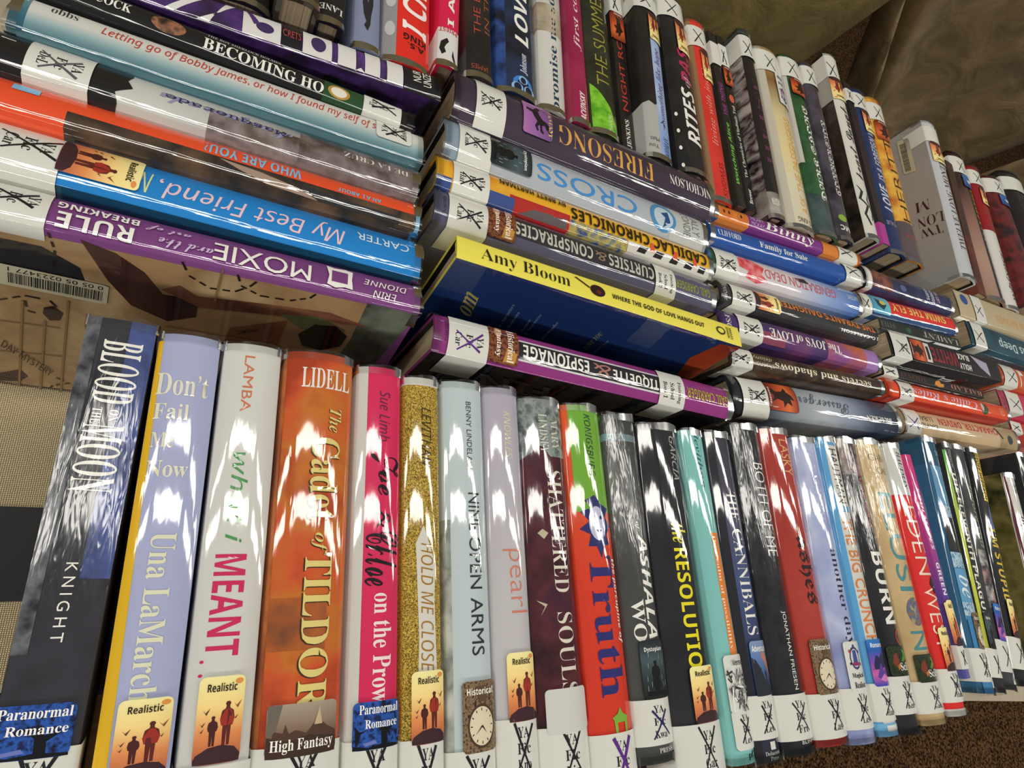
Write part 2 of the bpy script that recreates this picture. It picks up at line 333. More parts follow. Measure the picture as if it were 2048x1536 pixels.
def build_book(d):
    B = Book(d); t, L, D, b = B.t, B.L, B.D, B.b; g = d.get('gl', 'j')
    root = empty('hardcover_book' if B.hard else 'paperback_book', d['label'], 'book', d.get('grp'))
    root.matrix_world = Matrix.Translation(B.O + B.X * (L / 2) - B.Z * D) @ Matrix((B.X, B.Y, B.Z)).transposed().to_4x4()
    th = 0.0026 if B.hard else 0.0005
    h = t / 2
    # cover: U-shaped shell with a rounded back
    prof = [(-h, 0.0), (-h, D * .5)]
    for k in KS:
        prof.append((k * h, D - b * abs(k) ** 2.4))
    prof += [(h, D * .5), (h, 0.0)]
    inn = []
    for y, z in prof:
        inn.append((max(-h + th, min(h - th, y)), min(z, D - b - th * .2) if abs(y) > h - th * 1.5 else z - th))
    cov = Part(); base = mat(d['base'], g); n = len(prof)
    us = [-L / 2 + L * i / 6 for i in range(7)]
    vs = [(x, y, z) for x in us for y, z in prof]
    fs = [(i * n + j, i * n + j + 1, (i + 1) * n + j + 1, (i + 1) * n + j) for i in range(6) for j in range(n - 1)]
    arc = sum(math.dist(prof[i], prof[i + 1]) for i in range(n - 1)); acc = [0]
    for i in range(n - 1): acc.append(acc[-1] + math.dist(prof[i], prof[i + 1]) / arc)
    cov.raw(vs, [f[::-1] for f in fs], base, [(i / 6, acc[j]) for i in range(7) for j in range(n)], True)
    inm = mat(d.get('inside', '#2a2620'), 'p')
    vi = [(x, y, z) for x in (-L / 2, L / 2) for y, z in inn]
    cov.raw(vi, [(j, j + 1, n + j + 1, n + j) for j in range(n - 1)], inm)
    for x, flip in ((-L / 2, False), (L / 2, True)):
        ve = [(x, y, z) for y, z in prof] + [(x, y, z) for y, z in inn]
        fe = [(j, j + 1, n + j + 1, n + j) for j in range(n - 1)]
        cov.raw(ve, [f[::-1] for f in fe] if flip else fe, base)
    for j in (0, n - 1):
        cov.raw([(-L / 2,) + prof[j], (L / 2,) + prof[j], (L / 2,) + inn[j], (-L / 2,) + inn[j]], [(0, 1, 2, 3)], base)
    off = 0.0001; wrap = h + 0.03
    parts = []
    def S_(v): return v * t if abs(v) <= .5 else (1 if v > 0 else -1) * (h + ((abs(v) - .5) * .06 if abs(v) < .99 else D - b - .0004))
    for e in d.get('e', ()):
        k = e[0]
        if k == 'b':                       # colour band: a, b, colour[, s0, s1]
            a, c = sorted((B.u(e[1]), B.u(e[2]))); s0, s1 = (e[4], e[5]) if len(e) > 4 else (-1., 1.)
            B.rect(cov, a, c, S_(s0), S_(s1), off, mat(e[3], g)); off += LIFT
        elif k == 't':                     # along the spine: text, style, a, b, centre, height, colour
            a, c = sorted((B.u(e[3]), B.u(e[4]))); sc, sh = (e[5] + d.get('ts', 0)) * t, e[6] * t
            B.text(cov, e[1], e[2], lambda x, y: (a + x * (c - a), sc - sh / 2 + y * sh), off, mat(e[7], g)); off += LIFT * .25
        elif k == 'x':                     # across the spine
            a, c = sorted((B.u(e[3]), B.u(e[4]))); s0, s1 = e[5] * t, e[6] * t
            B.text(cov, e[1], e[2], lambda x, y: (c - y * (c - a), s0 + x * (s1 - s0)), off, mat(e[7], g)); off += LIFT * .25
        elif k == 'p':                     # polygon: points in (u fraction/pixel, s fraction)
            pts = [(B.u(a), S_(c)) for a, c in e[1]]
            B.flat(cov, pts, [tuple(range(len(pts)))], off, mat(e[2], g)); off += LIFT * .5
        elif k == 'o':                     # ellipse a, b, s0, s1, colour
            a, c = sorted((B.u(e[1]), B.u(e[2]))); s0, s1 = S_(e[3]), S_(e[4])
            B.flat(cov, ell((a + c) / 2, (s0 + s1) / 2, (c - a) / 2, (s1 - s0) / 2), [tuple(range(20))], off, mat(e[5], g)); off += LIFT * .5
        elif k == 'sp':                    # polygon on a cover face, from photo points
            pts = [B.side_us(p[0], p[1], e[1]) for p in e[2]]
            pts = [(min(max(a, 0), L), max(min(abs(c), h + D - b - .0005), h) * e[1]) for a, c in pts]
            B.flat(cov, pts, [tuple(range(len(pts)))], off, mat(e[3], g), cuts=False); off += LIFT * .5
        elif k == 'sl':                    # dashed line on a cover face
            pts = [B.side_us(p[0], p[1], e[1]) for p in e[2]]
            for i in range(len(pts) - 1):
                p, q = pts[i], pts[i + 1]; l = math.dist(p, q); m_ = max(1, int(l / .0052))
                for j in range(m_):
                    a0, a1 = j / m_, (j + .6) / m_
                    if e[4] == 'solid': a0, a1 = j / m_, (j + 1) / m_
                    pp = (p[0] + (q[0] - p[0]) * a0, p[1] + (q[1] - p[1]) * a0); qq = (p[0] + (q[0] - p[0]) * a1, p[1] + (q[1] - p[1]) * a1)
                    v_, f_ = stroke_faces(*stroke(pp, qq, .0011, .0011)); B.flat(cov, v_, f_, off, mat(e[3], g), cuts=False)
            off += LIFT * .5
        elif k == 'st':                    # lettering on a cover face: baseline start, baseline end, top-left photo points
            p0, p1, p2 = [B.side_us(p[0], p[1], e[3]) for p in e[4]]
            B.text(cov, e[1], e[2], lambda x, y: (p0[0] + x * (p1[0] - p0[0]) + y * (p2[0] - p0[0]), p0[1] + x * (p1[1] - p0[1]) + y * (p2[1] - p0[1])), off, mat(e[5], g)); off += LIFT * .25
        elif k in ('lab', 'stk', 'bar'): parts.append(e)
    cov.build('cover', root)
    # pages
    pg = Part(); m3 = .003 if B.hard else .0004; y1 = h - th - .0003; z0 = .004 if B.hard else 0.0004; z1 = D - b - (.003 if B.hard else .0008); x1 = L / 2 - m3
    if d.get('round') or B.hard:
        ys = [-y1, -y1 * .7, -y1 * .3, y1 * .3, y1 * .7, y1]; bulge = [0, .5, .9, .9, .5, 0]
        vs = [(x, y, z1 + bb * b * .7) for x in (-x1, x1) for y, bb in zip(ys, bulge)] + [(x, y, z0) for x in (-x1, x1) for y in ys]
        fs = [(j, j + 1, 7 + j, 6 + j) for j in range(5)] + [(12 + j, 18 + j, 19 + j, 13 + j) for j in range(5)]
        fs += [(j, 12 + j, 13 + j, j + 1) for j in range(5)] + [(6 + j, 7 + j, 19 + j, 18 + j) for j in range(5)] + [(0, 6, 18, 12), (5, 17, 23, 11)]
        pg.raw(vs, fs, page_mat())
    else:
        pg.raw([(x, y, z) for x in (-x1, x1) for y in (-y1, y1) for z in (z0, z1)], [(0, 1, 3, 2), (4, 6, 7, 5), (0, 4, 5, 1), (2, 3, 7, 6), (0, 2, 6, 4), (1, 5, 7, 3)], page_mat())
    pg.build('page_block', root)
    # stuck-on labels
    for e in parts:
        P = Part(); off = 0.0009
        if e[0] == 'lab':                  # a, b, words, x colour, s-range[, style]
            a, c = sorted((B.u(e[1]), B.u(e[2]))); s0, s1 = e[5] if len(e) > 5 and e[5] else (-.9, .9)
            s0, s1 = S_(s0), S_(s1)
            pts = rrect(a, c, s0, s1, .0025) if abs(s0) < h or abs(s1) < h else [(a, s0), (c, s0), (c, s1), (a, s1)]
            B.flat(P, pts, [tuple(range(len(pts)))], off, mat(d.get('labc', '#d3d2ca'), g))
            ctr = max(min((s0 + s1) / 2, h * .25), -h * .3) + t * d.get('lx', .08); wd_ = min(t * .36, .0092); r = random.Random(d['label'])
            nl = len(e[3]); hh = min((c - a) / max(nl, 1) * .5, .0047); st_ = min((c - a) * .82 / max(nl, 1), .0068); y0 = a + min((c - a) * .14, .0035)
            for i, w in enumerate(e[3]):
                ua = y0 + i * st_; ww = wd_ * (.55 + .13 * len(w)) * .5
                B.text(P, w, e[6] if len(e) > 6 else 'b', lambda x, y: (ua + hh - y * hh, ctr - ww + x * 2 * ww), off + LIFT, mat('#23232a', g))
            if e[4]:
                ln = min((c - a) * .34, .0115); mid = min((a + c) / 2 + (c - a) * .04, a + .0125); w = d.get('xw', .0010); xs = wd_ * .72
                for sx in (1, -1):
                    p = (mid - ln * r.uniform(.8, 1), ctr - sx * xs * r.uniform(.7, 1)); q = (mid + ln * r.uniform(.8, 1), ctr + sx * xs * r.uniform(.7, 1))
                    v_, f_ = stroke_faces(*stroke(p, q, w * 1.3, w * .8, r.uniform(-.0006, .0006))); B.flat(P, v_, f_, off + LIFT * 2, mat(e[4], g))
            P.build('call_number_label', root)
        elif e[0] == 'stk':
            a, c = sorted((B.u(e[2]), B.u(e[3]))); s0, s1 = S_(e[4]), S_(e[5]); off = .0012
            bs, polys, txt = PIC[e[1]]
            pts = rrect(a, c, s0, s1, .0022); B.flat(P, pts, [tuple(range(len(pts)))], off, mat(bs, g))
            fn = lambda x, y: (c - y * (c - a), s0 + x * (s1 - s0))
            for pl, cc in polys:
                off += LIFT * .3; B.flat(P, [fn(min(max(x, 0.01), .99), min(max(y, .005), .995)) for x, y in pl], [tuple(range(len(pl)))], off, mat(cc, g))
            for w, sty, x0, xx1, y0, yy1, cc in txt:
                B.text(P, w, sty, lambda x, y: fn(x0 + x * (xx1 - x0), min(y0 + y * (yy1 - y0), .99)), off + LIFT, mat(cc, g))
            P.build('genre_sticker', root)
        elif e[0] == 'bar':                # barcode sticker on a cover face: side sign, three photo corners, digits
            sg = e[1]; p0, p1, p2 = [B.side_us(p[0], p[1], sg) for p in e[2]]
            fn = lambda x, y: (p0[0] + x * (p1[0] - p0[0]) + y * (p2[0] - p0[0]), p0[1] + x * (p1[1] - p0[1]) + y * (p2[1] - p0[1]))
            pts = [fn(x, y) for x, y in rrect(0, 1, 0, 1, .08)]; B.flat(P, pts, [tuple(range(len(pts)))], .0009, mat('#c9c3a8', g), cuts=False)
            r = random.Random(4); x = .05
            while x < .88:
                w = r.choice((.005, .005, .009, .013)); B.flat(P, [fn(x, .34), fn(x + w, .34), fn(x + w, .84), fn(x, .84)], [(0, 1, 2, 3)], .001, mat('#1c1a16', g), cuts=False); x += w + r.choice((.005, .008, .011))
            if e[3]: B.text(P, e[3], 'plain', lambda x, y: fn(.05 + x * .83, .08 + y * .19), .001, mat('#1c1a16', g))
            P.build('barcode_sticker', root)
    if d.get('jk', B.hard):
        r = random.Random(d['label'] + 'j'); n = 26
        for x0, sg in ((-L / 2, -1), (L / 2, 1)):
            P = Part(); vs = []
            for i in range(n + 1):
                sv = (-h - .012) + (2 * h + .024) * i / n
                p = B.loc(0, sv, .0011); q = B.loc(0, sv, .0011 + r.uniform(-.0003, .0003))
                e1 = .0011 + .0006 * math.sin(i * .55 + L * 900) + r.uniform(-.0002, .0002)
                vs += [(x0 - sg * .004, p.y, p.z), (x0 + sg * e1, q.y, q.z)]
            P.raw(vs, [(2 * i, 2 * i + 1, 2 * i + 3, 2 * i + 2) for i in range(n)], plastic(), None, True)
            P.build('plastic_jacket_edge', root)
    return root, B
# ------------------------------------------------------------------ the place: floor, table, hangings
def struct(o):
    o['kind'] = 'structure'; return o
def tagged(o, label, cat):
    o['label'] = label; o['category'] = cat; return o
def carpet_mat():
    m, nt, b = new_mat('brown_carpet'); N, Lk = nt.nodes.new, nt.links.new
    tc = N('ShaderNodeTexCoord'); n = N('ShaderNodeTexNoise'); n.inputs['Scale'].default_value = 170; n.inputs['Detail'].default_value = 6
    r = N('ShaderNodeValToRGB'); e = r.color_ramp.elements; e[0].position = .4; e[0].color = lin('#20140c'); e[1].position = .66; e[1].color = lin('#755639')
    Lk(tc.outputs['Object'], n.inputs['Vector']); Lk(n.outputs['Fac'], r.inputs['Fac']); Lk(r.outputs['Color'], b.inputs['Base Color'])
    bp = N('ShaderNodeBump'); bp.inputs['Distance'].default_value = .006; Lk(n.outputs['Fac'], bp.inputs['Height']); Lk(bp.outputs['Normal'], b.inputs['Normal'])
    b.inputs['Roughness'].default_value = 1.0; b.inputs['Specular IOR Level'].default_value = 0.05
    return m
def burlap_mat():
    m, nt, b = new_mat('woven_burlap'); N, Lk = nt.nodes.new, nt.links.new
    tc = N('ShaderNodeTexCoord'); r = N('ShaderNodeValToRGB'); e = r.color_ramp.elements
    e[0].position = .15; e[0].color = lin('#8e7852'); e[1].position = .7; e[1].color = lin('#f2e2bc')
    ws = []
    for d, sc in (('X', 300), ('Y', 300)):
        w = N('ShaderNodeTexWave'); w.bands_direction = d; w.inputs['Scale'].default_value = sc; w.inputs['Distortion'].default_value = 1.2; w.inputs['Detail'].default_value = 1; w.inputs['Detail Scale'].default_value = 2
        Lk(tc.outputs['Object'], w.inputs['Vector']); ws.append(w)
    mx = N('ShaderNodeMath'); mx.operation = 'MULTIPLY'; Lk(ws[0].outputs['Fac'], mx.inputs[0]); Lk(ws[1].outputs['Fac'], mx.inputs[1])
    sq = N('ShaderNodeMath'); sq.operation = 'SQRT'; Lk(mx.outputs[0], sq.inputs[0])
    Lk(sq.outputs[0], r.inputs['Fac']); Lk(r.outputs['Color'], b.inputs['Base Color'])
    bp = N('ShaderNodeBump'); bp.inputs['Distance'].default_value = .0006; Lk(sq.outputs[0], bp.inputs['Height']); Lk(bp.outputs['Normal'], b.inputs['Normal'])
    b.inputs['Roughness'].default_value = .95
    return m
def cloth_mat(name, c1, c2, rough=.5, sheen=.3):
    m, nt, b = new_mat(name); N, Lk = nt.nodes.new, nt.links.new
    tc = N('ShaderNodeTexCoord'); n = N('ShaderNodeTexNoise'); n.inputs['Scale'].default_value = 14; n.inputs['Detail'].default_value = 6; n.inputs['Distortion'].default_value = .8
    r = N('ShaderNodeValToRGB'); e = r.color_ramp.elements; e[0].position = .35; e[0].color = lin(c1); e[1].position = .65; e[1].color = lin(c2)
    Lk(tc.outputs['Object'], n.inputs['Vector']); Lk(n.outputs['Fac'], r.inputs['Fac']); Lk(r.outputs['Color'], b.inputs['Base Color'])
    n2 = N('ShaderNodeTexNoise'); n2.inputs['Scale'].default_value = 900; mx = N('ShaderNodeMath'); mx.operation = 'MULTIPLY_ADD'; mx.inputs[1].default_value = .12
    Lk(tc.outputs['Object'], n2.inputs['Vector']); Lk(n2.outputs['Fac'], mx.inputs[0]); Lk(n.outputs['Fac'], mx.inputs[2])
    bp = N('ShaderNodeBump'); bp.inputs['Distance'].default_value = .012; bp.inputs['Strength'].default_value = .7; Lk(mx.outputs[0], bp.inputs['Height']); Lk(bp.outputs['Normal'], b.inputs['Normal'])
    b.inputs['Roughness'].default_value = rough; b.inputs['Sheen Weight'].default_value = sheen
    return m
# carpet
P = Part(); P.raw([(-3, -3, -.75), (7, -3, -.75), (7, 6, -.75), (-3, 6, -.75)], [(0, 1, 2, 3)], carpet_mat()); struct(P.build('floor'))
# table: a thin top whose near edge runs a little askew to the rows of books
E0 = Vector((.83, -.118, 0)); EX = Vector((1, -.10, 0)).normalized(); EY = Vector((-EX.y, EX.x, 0))
def tp(a, b, z): w = E0 + EX * a + EY * b; return (w.x, w.y, z)
def slab(p, a0, a1, b0, b1, z0, z1, m):
    v = [tp(a, b, z) for a in (a0, a1) for b in (b0, b1) for z in (z0, z1)]
    p.raw(v, [(0, 1, 3, 2), (4, 6, 7, 5), (0, 4, 5, 1), (2, 3, 7, 6), (0, 2, 6, 4), (1, 5, 7, 3)], m)
tab = empty('display_table', 'long beige table under the books, its near edge showing above the brown carpet', 'table')
tm_ = mat(('n', '#a59a86', '#b0a590', 40.0), 'p'); lm = mat('#3c3a38', 'p')
p = Part(); slab(p, -1.5, .9, 0, .86, -.028, 0, tm_); p.build('table_top', tab)
for a in (-1.4, .82):
    for b_ in (.1, .76):
        p = Part(); slab(p, a - .02, a + .02, b_ - .02, b_ + .02, -.75, -.028, lm); p.build('leg', tab)
tab.location = (0, 0, 0)
# burlap runner with a black glossy band at the left end of the front row
run = empty('table_runner', 'coarse beige burlap runner with a shiny black band, on the table beside the black book', 'table runner')
p = Part(); slab(p, -1.45, -.80, .004, .25, .0002, .0016, burlap_mat()); p.build('burlap_cloth', run)
blk = bpy.data.materials.new('black_vinyl'); blk.use_nodes = True; bb_ = blk.node_tree.nodes['Principled BSDF']
bb_.inputs['Base Color'].default_value = lin('#0d0d10'); bb_.inputs['Roughness'].default_value = .5; bb_.inputs['Specular IOR Level'].default_value = .25
def band_q(y0l, y0r, y1l, y1r, x0, x1, z0, z1):
    v = [(x, y, z) for x, ys in ((x0, (y0l, y1l)), (x1, (y0r, y1r))) for y in ys for z in (z0, z1)]
    return v, [(0, 1, 3, 2), (4, 6, 7, 5), (0, 4, 5, 1), (2, 3, 7, 6), (0, 2, 6, 4), (1, 5, 7, 3)]
p = Part(); v, f = band_q(.016, .016, .066, .066, -.5, -.02, .0017, .0028); p.raw(v, f, blk); p.build('black_band', run)
# brown cloths hanging behind the back row
def hanging(name, label, x_of, y0, z0, z1, m, fold, nx=40, nz=40):
    P = Part(); r = random.Random(name + label); vs = []
    for j in range(nz + 1):
        z = z0 + (z1 - z0) * j / nz; xl, xr = x_of(z)
        for i in range(nx + 1):
            k = i / nx; x = xl + (xr - xl) * k
            vs.append((x, y0 + fold(k, j / nz), z))
    n = nx + 1
    fs = [(j * n + i, j * n + i + 1, (j + 1) * n + i + 1, (j + 1) * n + i) for j in range(nz) for i in range(nx)]
    P.raw(vs, fs, m, None, True); o = P.build(name)
    md = o.modifiers.new('thickness', 'SOLIDIFY'); md.thickness = .003
    return tagged(o, label, 'cloth')
CZ = CAM_Z
hanging('hanging_cloth', 'flat olive brown crinkled cloth hanging behind the back row, top centre', lambda z: (-.6, .90 + (z - (CZ - .39)) * .155), .9, -.72, .75,
        cloth_mat('olive_cloth', '#66592f', '#7d6c3c', .85, 0), lambda k, j: .006 * math.sin(9 * k + 5 * j) + .004 * math.sin(23 * k - 7 * j))
def drape(k, j):
    s_ = j - .5
    return .12 + .09 * math.exp(-((k - .10 - .35 * (.62 - j)) / .05) ** 2) - .07 * math.exp(-((k - .02 - .35 * (.62 - j)) / .04) ** 2) + .02 * math.sin(7 * k + 9 * j) + .012 * math.sin(15 * k - 6 * j) - .03 * k
hanging('hanging_cloth', 'satin brown cloth hanging in loose diagonal folds beyond the back row, upper right', lambda z: (.955 + max(0, (CZ - .33) - z) * .9 if z < CZ - .33 else .955 - (z - CZ + .33) * .4, 1.60 + (z - (CZ - .48)) * .4), .9, -.72, .75,
        cloth_mat('satin_cloth', '#60502f', '#867048', .6, .1), drape, 60, 60)
hanging('hanging_cloth', 'lower brown cloth overlapping the satin one, seen above the last books at far right', lambda z: (1.46 + (z - (CZ - .55)) * .35, 2.6), .86, -.72, CZ - .30,
        cloth_mat('brown_cloth', '#665436', '#7c6844', .75, 0), lambda k, j: .01 * math.sin(8 * k + 3 * j))
# ------------------------------------------------------------------ the books: measured spine corners (tl, tr, bl, br), laid onto the real spine plane above the table
K = '#1c1c22'; PU = '#5a2a80'; W = '#e6e4dc'
def lab(a, b, w='', x=K, s=None): return ('lab', a, b, w.split('/') if w else [], x, s)
def stk(k, a, b, s0, s1): return ('stk', k, a, b, s0, s1)
BOOKS = []
def bk(grp, o, q, base, label, e, **k):
    d = dict(grp=grp, o=o, q=q, base=base, label=label, e=e); d.update(k); BOOKS.append(d)
FR = 'books of the front row'
def A(q, base, label, e, **k): bk(FR, 'A', q, base, label, e, **k)
LL = .216
A([(177,628),(316,652),(-68,1640),(135,1640)], ('n','#202027','#34343c','#26262e',22.0), 'scuffed black book with tall white lettering, at the left end of the front row',
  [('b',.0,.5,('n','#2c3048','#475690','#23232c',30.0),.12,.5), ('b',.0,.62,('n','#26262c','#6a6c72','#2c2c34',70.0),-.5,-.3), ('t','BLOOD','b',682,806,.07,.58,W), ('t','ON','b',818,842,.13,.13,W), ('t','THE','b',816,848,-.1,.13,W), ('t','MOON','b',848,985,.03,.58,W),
   ('t','KNIGHT','sp',1125,1285,.0,.15,W), stk('para',1408,1518,-.53,.4), lab(1500,1.0,'YA/Fic/Kni',K)], L=LL, gl='c', bulge=.07)
A([(321,660),(444,681),(176,1536),(347,1536)], '#a4a9cc', 'lavender blue hardcover with a yellow edge and pale cream lettering, beside the scuffed black book',
  [('p',[(0.0,-.5),(0.0,-.43),(.9,-.30),(1.0,-.29),(1.0,-.5)],'#dcae24'), ('b',.0,1.,'#dcae24',-1.,-.5), ('x','Don’t','b',748,792,-.44,.38,'#dcd8c4'), ('x','Fail','b',808,840,-.42,.12,'#dcd8c4'), ('x','Me','b',866,896,-.4,-.05,'#dcd8c4'), ('x','Now','b',922,954,-.4,.22,'#dcd8c4'),
   ('t','Una LaMarch','b',1065,1405,.0,.36,'#d9d8bc'), stk('real',1398,1560,-.27,.42), lab(1566,1.,'YA/Fic',K)], L=LL)
A([(449,685),(569,694),(350,1536),(501,1536)], '#cbcac4', 'white hardcover with green, orange and big crimson lettering, third from left in the front row',
  [('t','LAMBA','plain',713,824,-.06,.17,'#c4714c'), ('t','what i','si',905,1085,-.04,.27,'#4f9053'), ('t','MEANT','sb',1108,1312,-.045,.48,'#c42a58'), ('t','. .','b',1318,1352,-.32,.06,'#c42a58'), stk('real',1352,1527,-.3,.33), lab(1531,1.,'YA/Fic/Lam',K)], L=LL)
A([(573,699),(712,713),(504,1536),(683,1536)], ('n','#a03a1c','#c4522a','#bd6c28','#a8431f',26.0), 'thick orange book with gold serif lettering and a castle sticker in the front row',
  [('b',1195,1300,('n','#7a4a34','#a85a28','#5c3a2c',30.0),-.5,.25), ('b',.0,1.,('n','#8a4420','#b0602a','#5a3220',30.0),-1.,-.46), ('x','LIDELL','b',737,776,-.26,.45,'#e4dcd2'),
   ('t','The','i',815,862,.24,.18,'#3a2a18'), ('t','The','i',814,861,.25,.18,'#d8c67a'), ('t','Cadet','b',876,1042,.12,.41,'#3a2a18'), ('t','Cadet','b',874,1040,.135,.40,'#d8c67a'), ('t','of','i',1067,1107,.1,.22,'#3a2a18'), ('t','of','i',1065,1105,.11,.22,'#d8c67a'),
   ('t','TILDOR','b',1107,1424,.1,.38,'#3a2a18'), ('t','TILDOR','b',1105,1422,.115,.37,'#d8c67a'), stk('high',1405,1512,-.38,.43), lab(1490,1.,'YA/Fic/Lid',K)], L=LL)
A([(721,732),(805,738),(687,1536),(801,1536)], '#cf2a58', 'crimson pink book with black curly lettering, right of the thick orange book',
  [('b',.0,1.,'#c9c6c0',-1.,-.3), ('t','Sue Limb','si',782,882,.1,.26,'#5c2644'), ('t','Zoe','sc',905,990,.12,.7,'#1b1118'), ('t','&','i',1022,1056,.12,.3,'#1b1118'), ('t','Chloe','sc',1062,1172,.12,.75,'#1b1118'), ('t','on the Prowl','b',1186,1418,.14,.38,'#ecd8d8'),
   stk('para',1402,1498,-.38,.5), lab(1480,1.,'YA/Fic/Lim',K)], L=LL)
A([(808,754),(882,758),(803,1536),(893,1536)], ('glit','#5a4312','#b08d2c','#d6bd5c','#8a6a1c'), 'gold glitter book with a realistic sticker in the front row',
  [('b',.0,.02,'#d2d0c8'), ('p',[(.40,-.2),(.36,.0),(.39,.12),(.45,.34),(.52,.3),(.7,.37),(1.,.36),(1.,-.12),(.8,-.17),(.6,-.12)],'#cfccc2'), ('t','LEVITHAN','si',815,932,.1,.28,'#3c3014'), ('t','HOLD ME CLOSE','si',1086,1345,.1,.34,'#9a7026'),
   stk('real',1342,1488,-.3,.5), lab(1478,1.,'YA/Fic/Lev',K)], L=LL, gap=.002)
A([(886,763),(967,765),(899,1536),(998,1536)], '#b7c3c6', 'pale grey blue book with dark handwritten capitals and a clock sticker',
  [('b',.35,1.,('n','#c0c2b8','#7c8078','#c8c8be',40.0),-1.,-.38), ('t','BENNY LINDELAUF','plain',803,942,.1,.13,'#3e4648'), ('t','NINE','plain',985,1060,.17,.28,'#2a3032'), ('t','OPEN','plain',1072,1178,.17,.3,'#2a3032'), ('t','ARMS','plain',1196,1312,.17,.3,'#2a3032'),
   stk('hist',1362,1506,-.23,.5), lab(1500,1.,'YA/Fic/Lin',K)], L=LL)
A([(971,774),(1037,778),(999,1536),(1085,1536)], ('g','#a9a2b4','#b9b5b8','#bcb8ba'), 'slim lilac grey book with thin salmon lower-case lettering in the front row',
  [('t','KNOWLES','si',822,915,.1,.22,'#d2cba6'), ('t','pearl','lt',1098,1226,.12,.66,'#c67a66'), stk('real',1305,1443,-.25,.49), lab(1437,1.,'YA/Fic/Kno',K)], L=LL)
A([(1042,794),(1124,802),(1084,1536),(1191,1536)], ('n','#2c1318','#52242c','#3a1a30',34.0), 'dark maroon book with cream serif capitals, a silvery top and a blank white sticker',
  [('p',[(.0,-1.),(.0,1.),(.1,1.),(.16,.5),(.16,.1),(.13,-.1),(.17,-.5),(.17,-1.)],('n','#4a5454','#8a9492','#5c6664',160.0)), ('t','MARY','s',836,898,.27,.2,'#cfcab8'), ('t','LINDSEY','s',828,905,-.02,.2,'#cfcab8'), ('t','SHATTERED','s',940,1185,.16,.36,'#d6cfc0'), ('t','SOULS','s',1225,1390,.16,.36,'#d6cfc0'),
   ('p',[(.36,-.3),(.375,-.18),(.36,-.08),(.35,-.2)],'#b8b096'), ('p',[(.52,-.4),(.535,-.25),(.555,-.33),(.53,-.2)],'#b8b096'), lab(1452,1.,'YA/Fic/Lin',K), stk('white',1376,1466,-.36,.5)], L=LL)
A([(1127,808),(1201,813),(1192,1536),(1285,1536)], ('g','#d85a2c','#cf3a24','#c93420'), 'orange red book with a green top, navy slab lettering and a sun face',
  [('b',.0,.30,'#6ea436',-.38,1.), ('p',[(.255,.06),(.27,-.2),(.29,-.06),(.30,-.32),(.325,-.12),(.345,-.36),(.36,-.12),(.39,-.2),(.39,.0),(.42,.1),(.39,.2),(.385,.36),(.36,.3),(.335,.48),(.315,.3),(.29,.44),(.28,.24)],'#2c2f66'),
   ('o',.285,.375,-.14,.3,'#b9bcd6'), ('o',.31,.32,-.02,.06,'#2c2f66'), ('o',.31,.32,.14,.22,'#2c2f66'), ('p',[(.345,.0),(.353,.05),(.355,.12),(.348,.18),(.348,.1)],'#2c2f66'), ('t','KONIGSBURG','si',828,952,.08,.17,'#26463c'),
   ('t','Truth','b',1112,1394,.06,.58,'#2c2c6c'), ('t','the porcupine of','sbi',1118,1290,.41,.14,'#ecdcd0'), ('p',[(1416,.14),(1428,.2),(1436,.34),(1440,.32),(1470,.3),(1470,.24),(1446,.24),(1446,.06),(1470,.06),(1470,.0),(1440,-.02),(1436,-.06),(1428,.08)],'#7aa83c'), lab(1466,1.,'YA/Fic/Kon',PU)], L=LL, xw=.0016)
A([(1207,824),(1274,834),(1285,1527),(1359,1527)], ('n','#3c3d3c','#4c4d4b',20.0), 'dark grey book in crinkled silver plastic with white italic capitals and a dystopian sticker',
  [('b',868,882,('n','#5c8a94','#77787a',60.0)), ('t','of','i',1043,1060,.12,.14,W), ('t','ASHALA','bi' if 0 else 'sbi',1068,1278,.24,.32,W), ('t','WO','b',1198,1282,-.14,.34,W), stk('dyst',1280,1398,-.25,.46), lab(1398,1490,'YA/Fic/Kwa','#23235c'), ('x','PRESS','b',1497,1507,.0,.42,'#d0d0ca')], gl='c')
A([(1280,848),(1362,850),(1362,1536),(1467,1536)], ('n','#1d1c20','#2b2a2f',26.0), 'black book with heavy yellow capitals and a realistic sticker in the front row',
  [('t','GARCIA','si',870,958,.3,.15,'#aaaaa8'), ('t','the','i',1046,1086,.16,.34,'#e4d522'), ('t','RESOLUTIO','sb',1096,1336,.14,.31,'#e4d522'), stk('real',1333,1446,-.13,.43), lab(1447,1.,'YA/Fic/Gar',K)], L=LL)
A([(1364,859),(1408,862),(1467,1529),(1523,1529)], '#7cbab6', 'slim teal book with an orange stripe down its spine and a white verse sticker',
  [('t','levithan','i',870,975,.16,.22,'#2c5468'), ('b',1065,1310,'#e08038',.04,.4), ('t','the realm of possibility','s',1072,1300,.22,.2,'#efe2d2'), lab(1418,1500,'YA/Fic/Lev',K,(-.32,.5)), stk('verse',1310,1425,-.32,.5), ('x','pf','b',1505,1522,.1,.4,'#1d3038')], gap=.002)
A([(1412,864),(1461,866),(1517,1525),(1573,1525)], ('g','#35333f','#4a4658','#41507c','#2a3352','#2b2d38'), 'navy and grey book with thin white capitals and a mountain adventure sticker',
  [('b',.0,1.,'#22222a',-1.,-.26), ('t','THE','s',983,1040,.18,.42,W), ('t','CANNIBALS','s',1058,1270,.18,.45,W), lab(1390,1478,'YA/Fic/Lev',K), stk('adv',1282,1392,-.2,.5), ('x','Delacorte','b',1503,1511,-.2,.42,'#c8c8c4'), ('x','Press','b',1513,1521,-.05,.3,'#c8c8c4'), ('b',1484,1500,'#d4d4ce',.02,.22)])
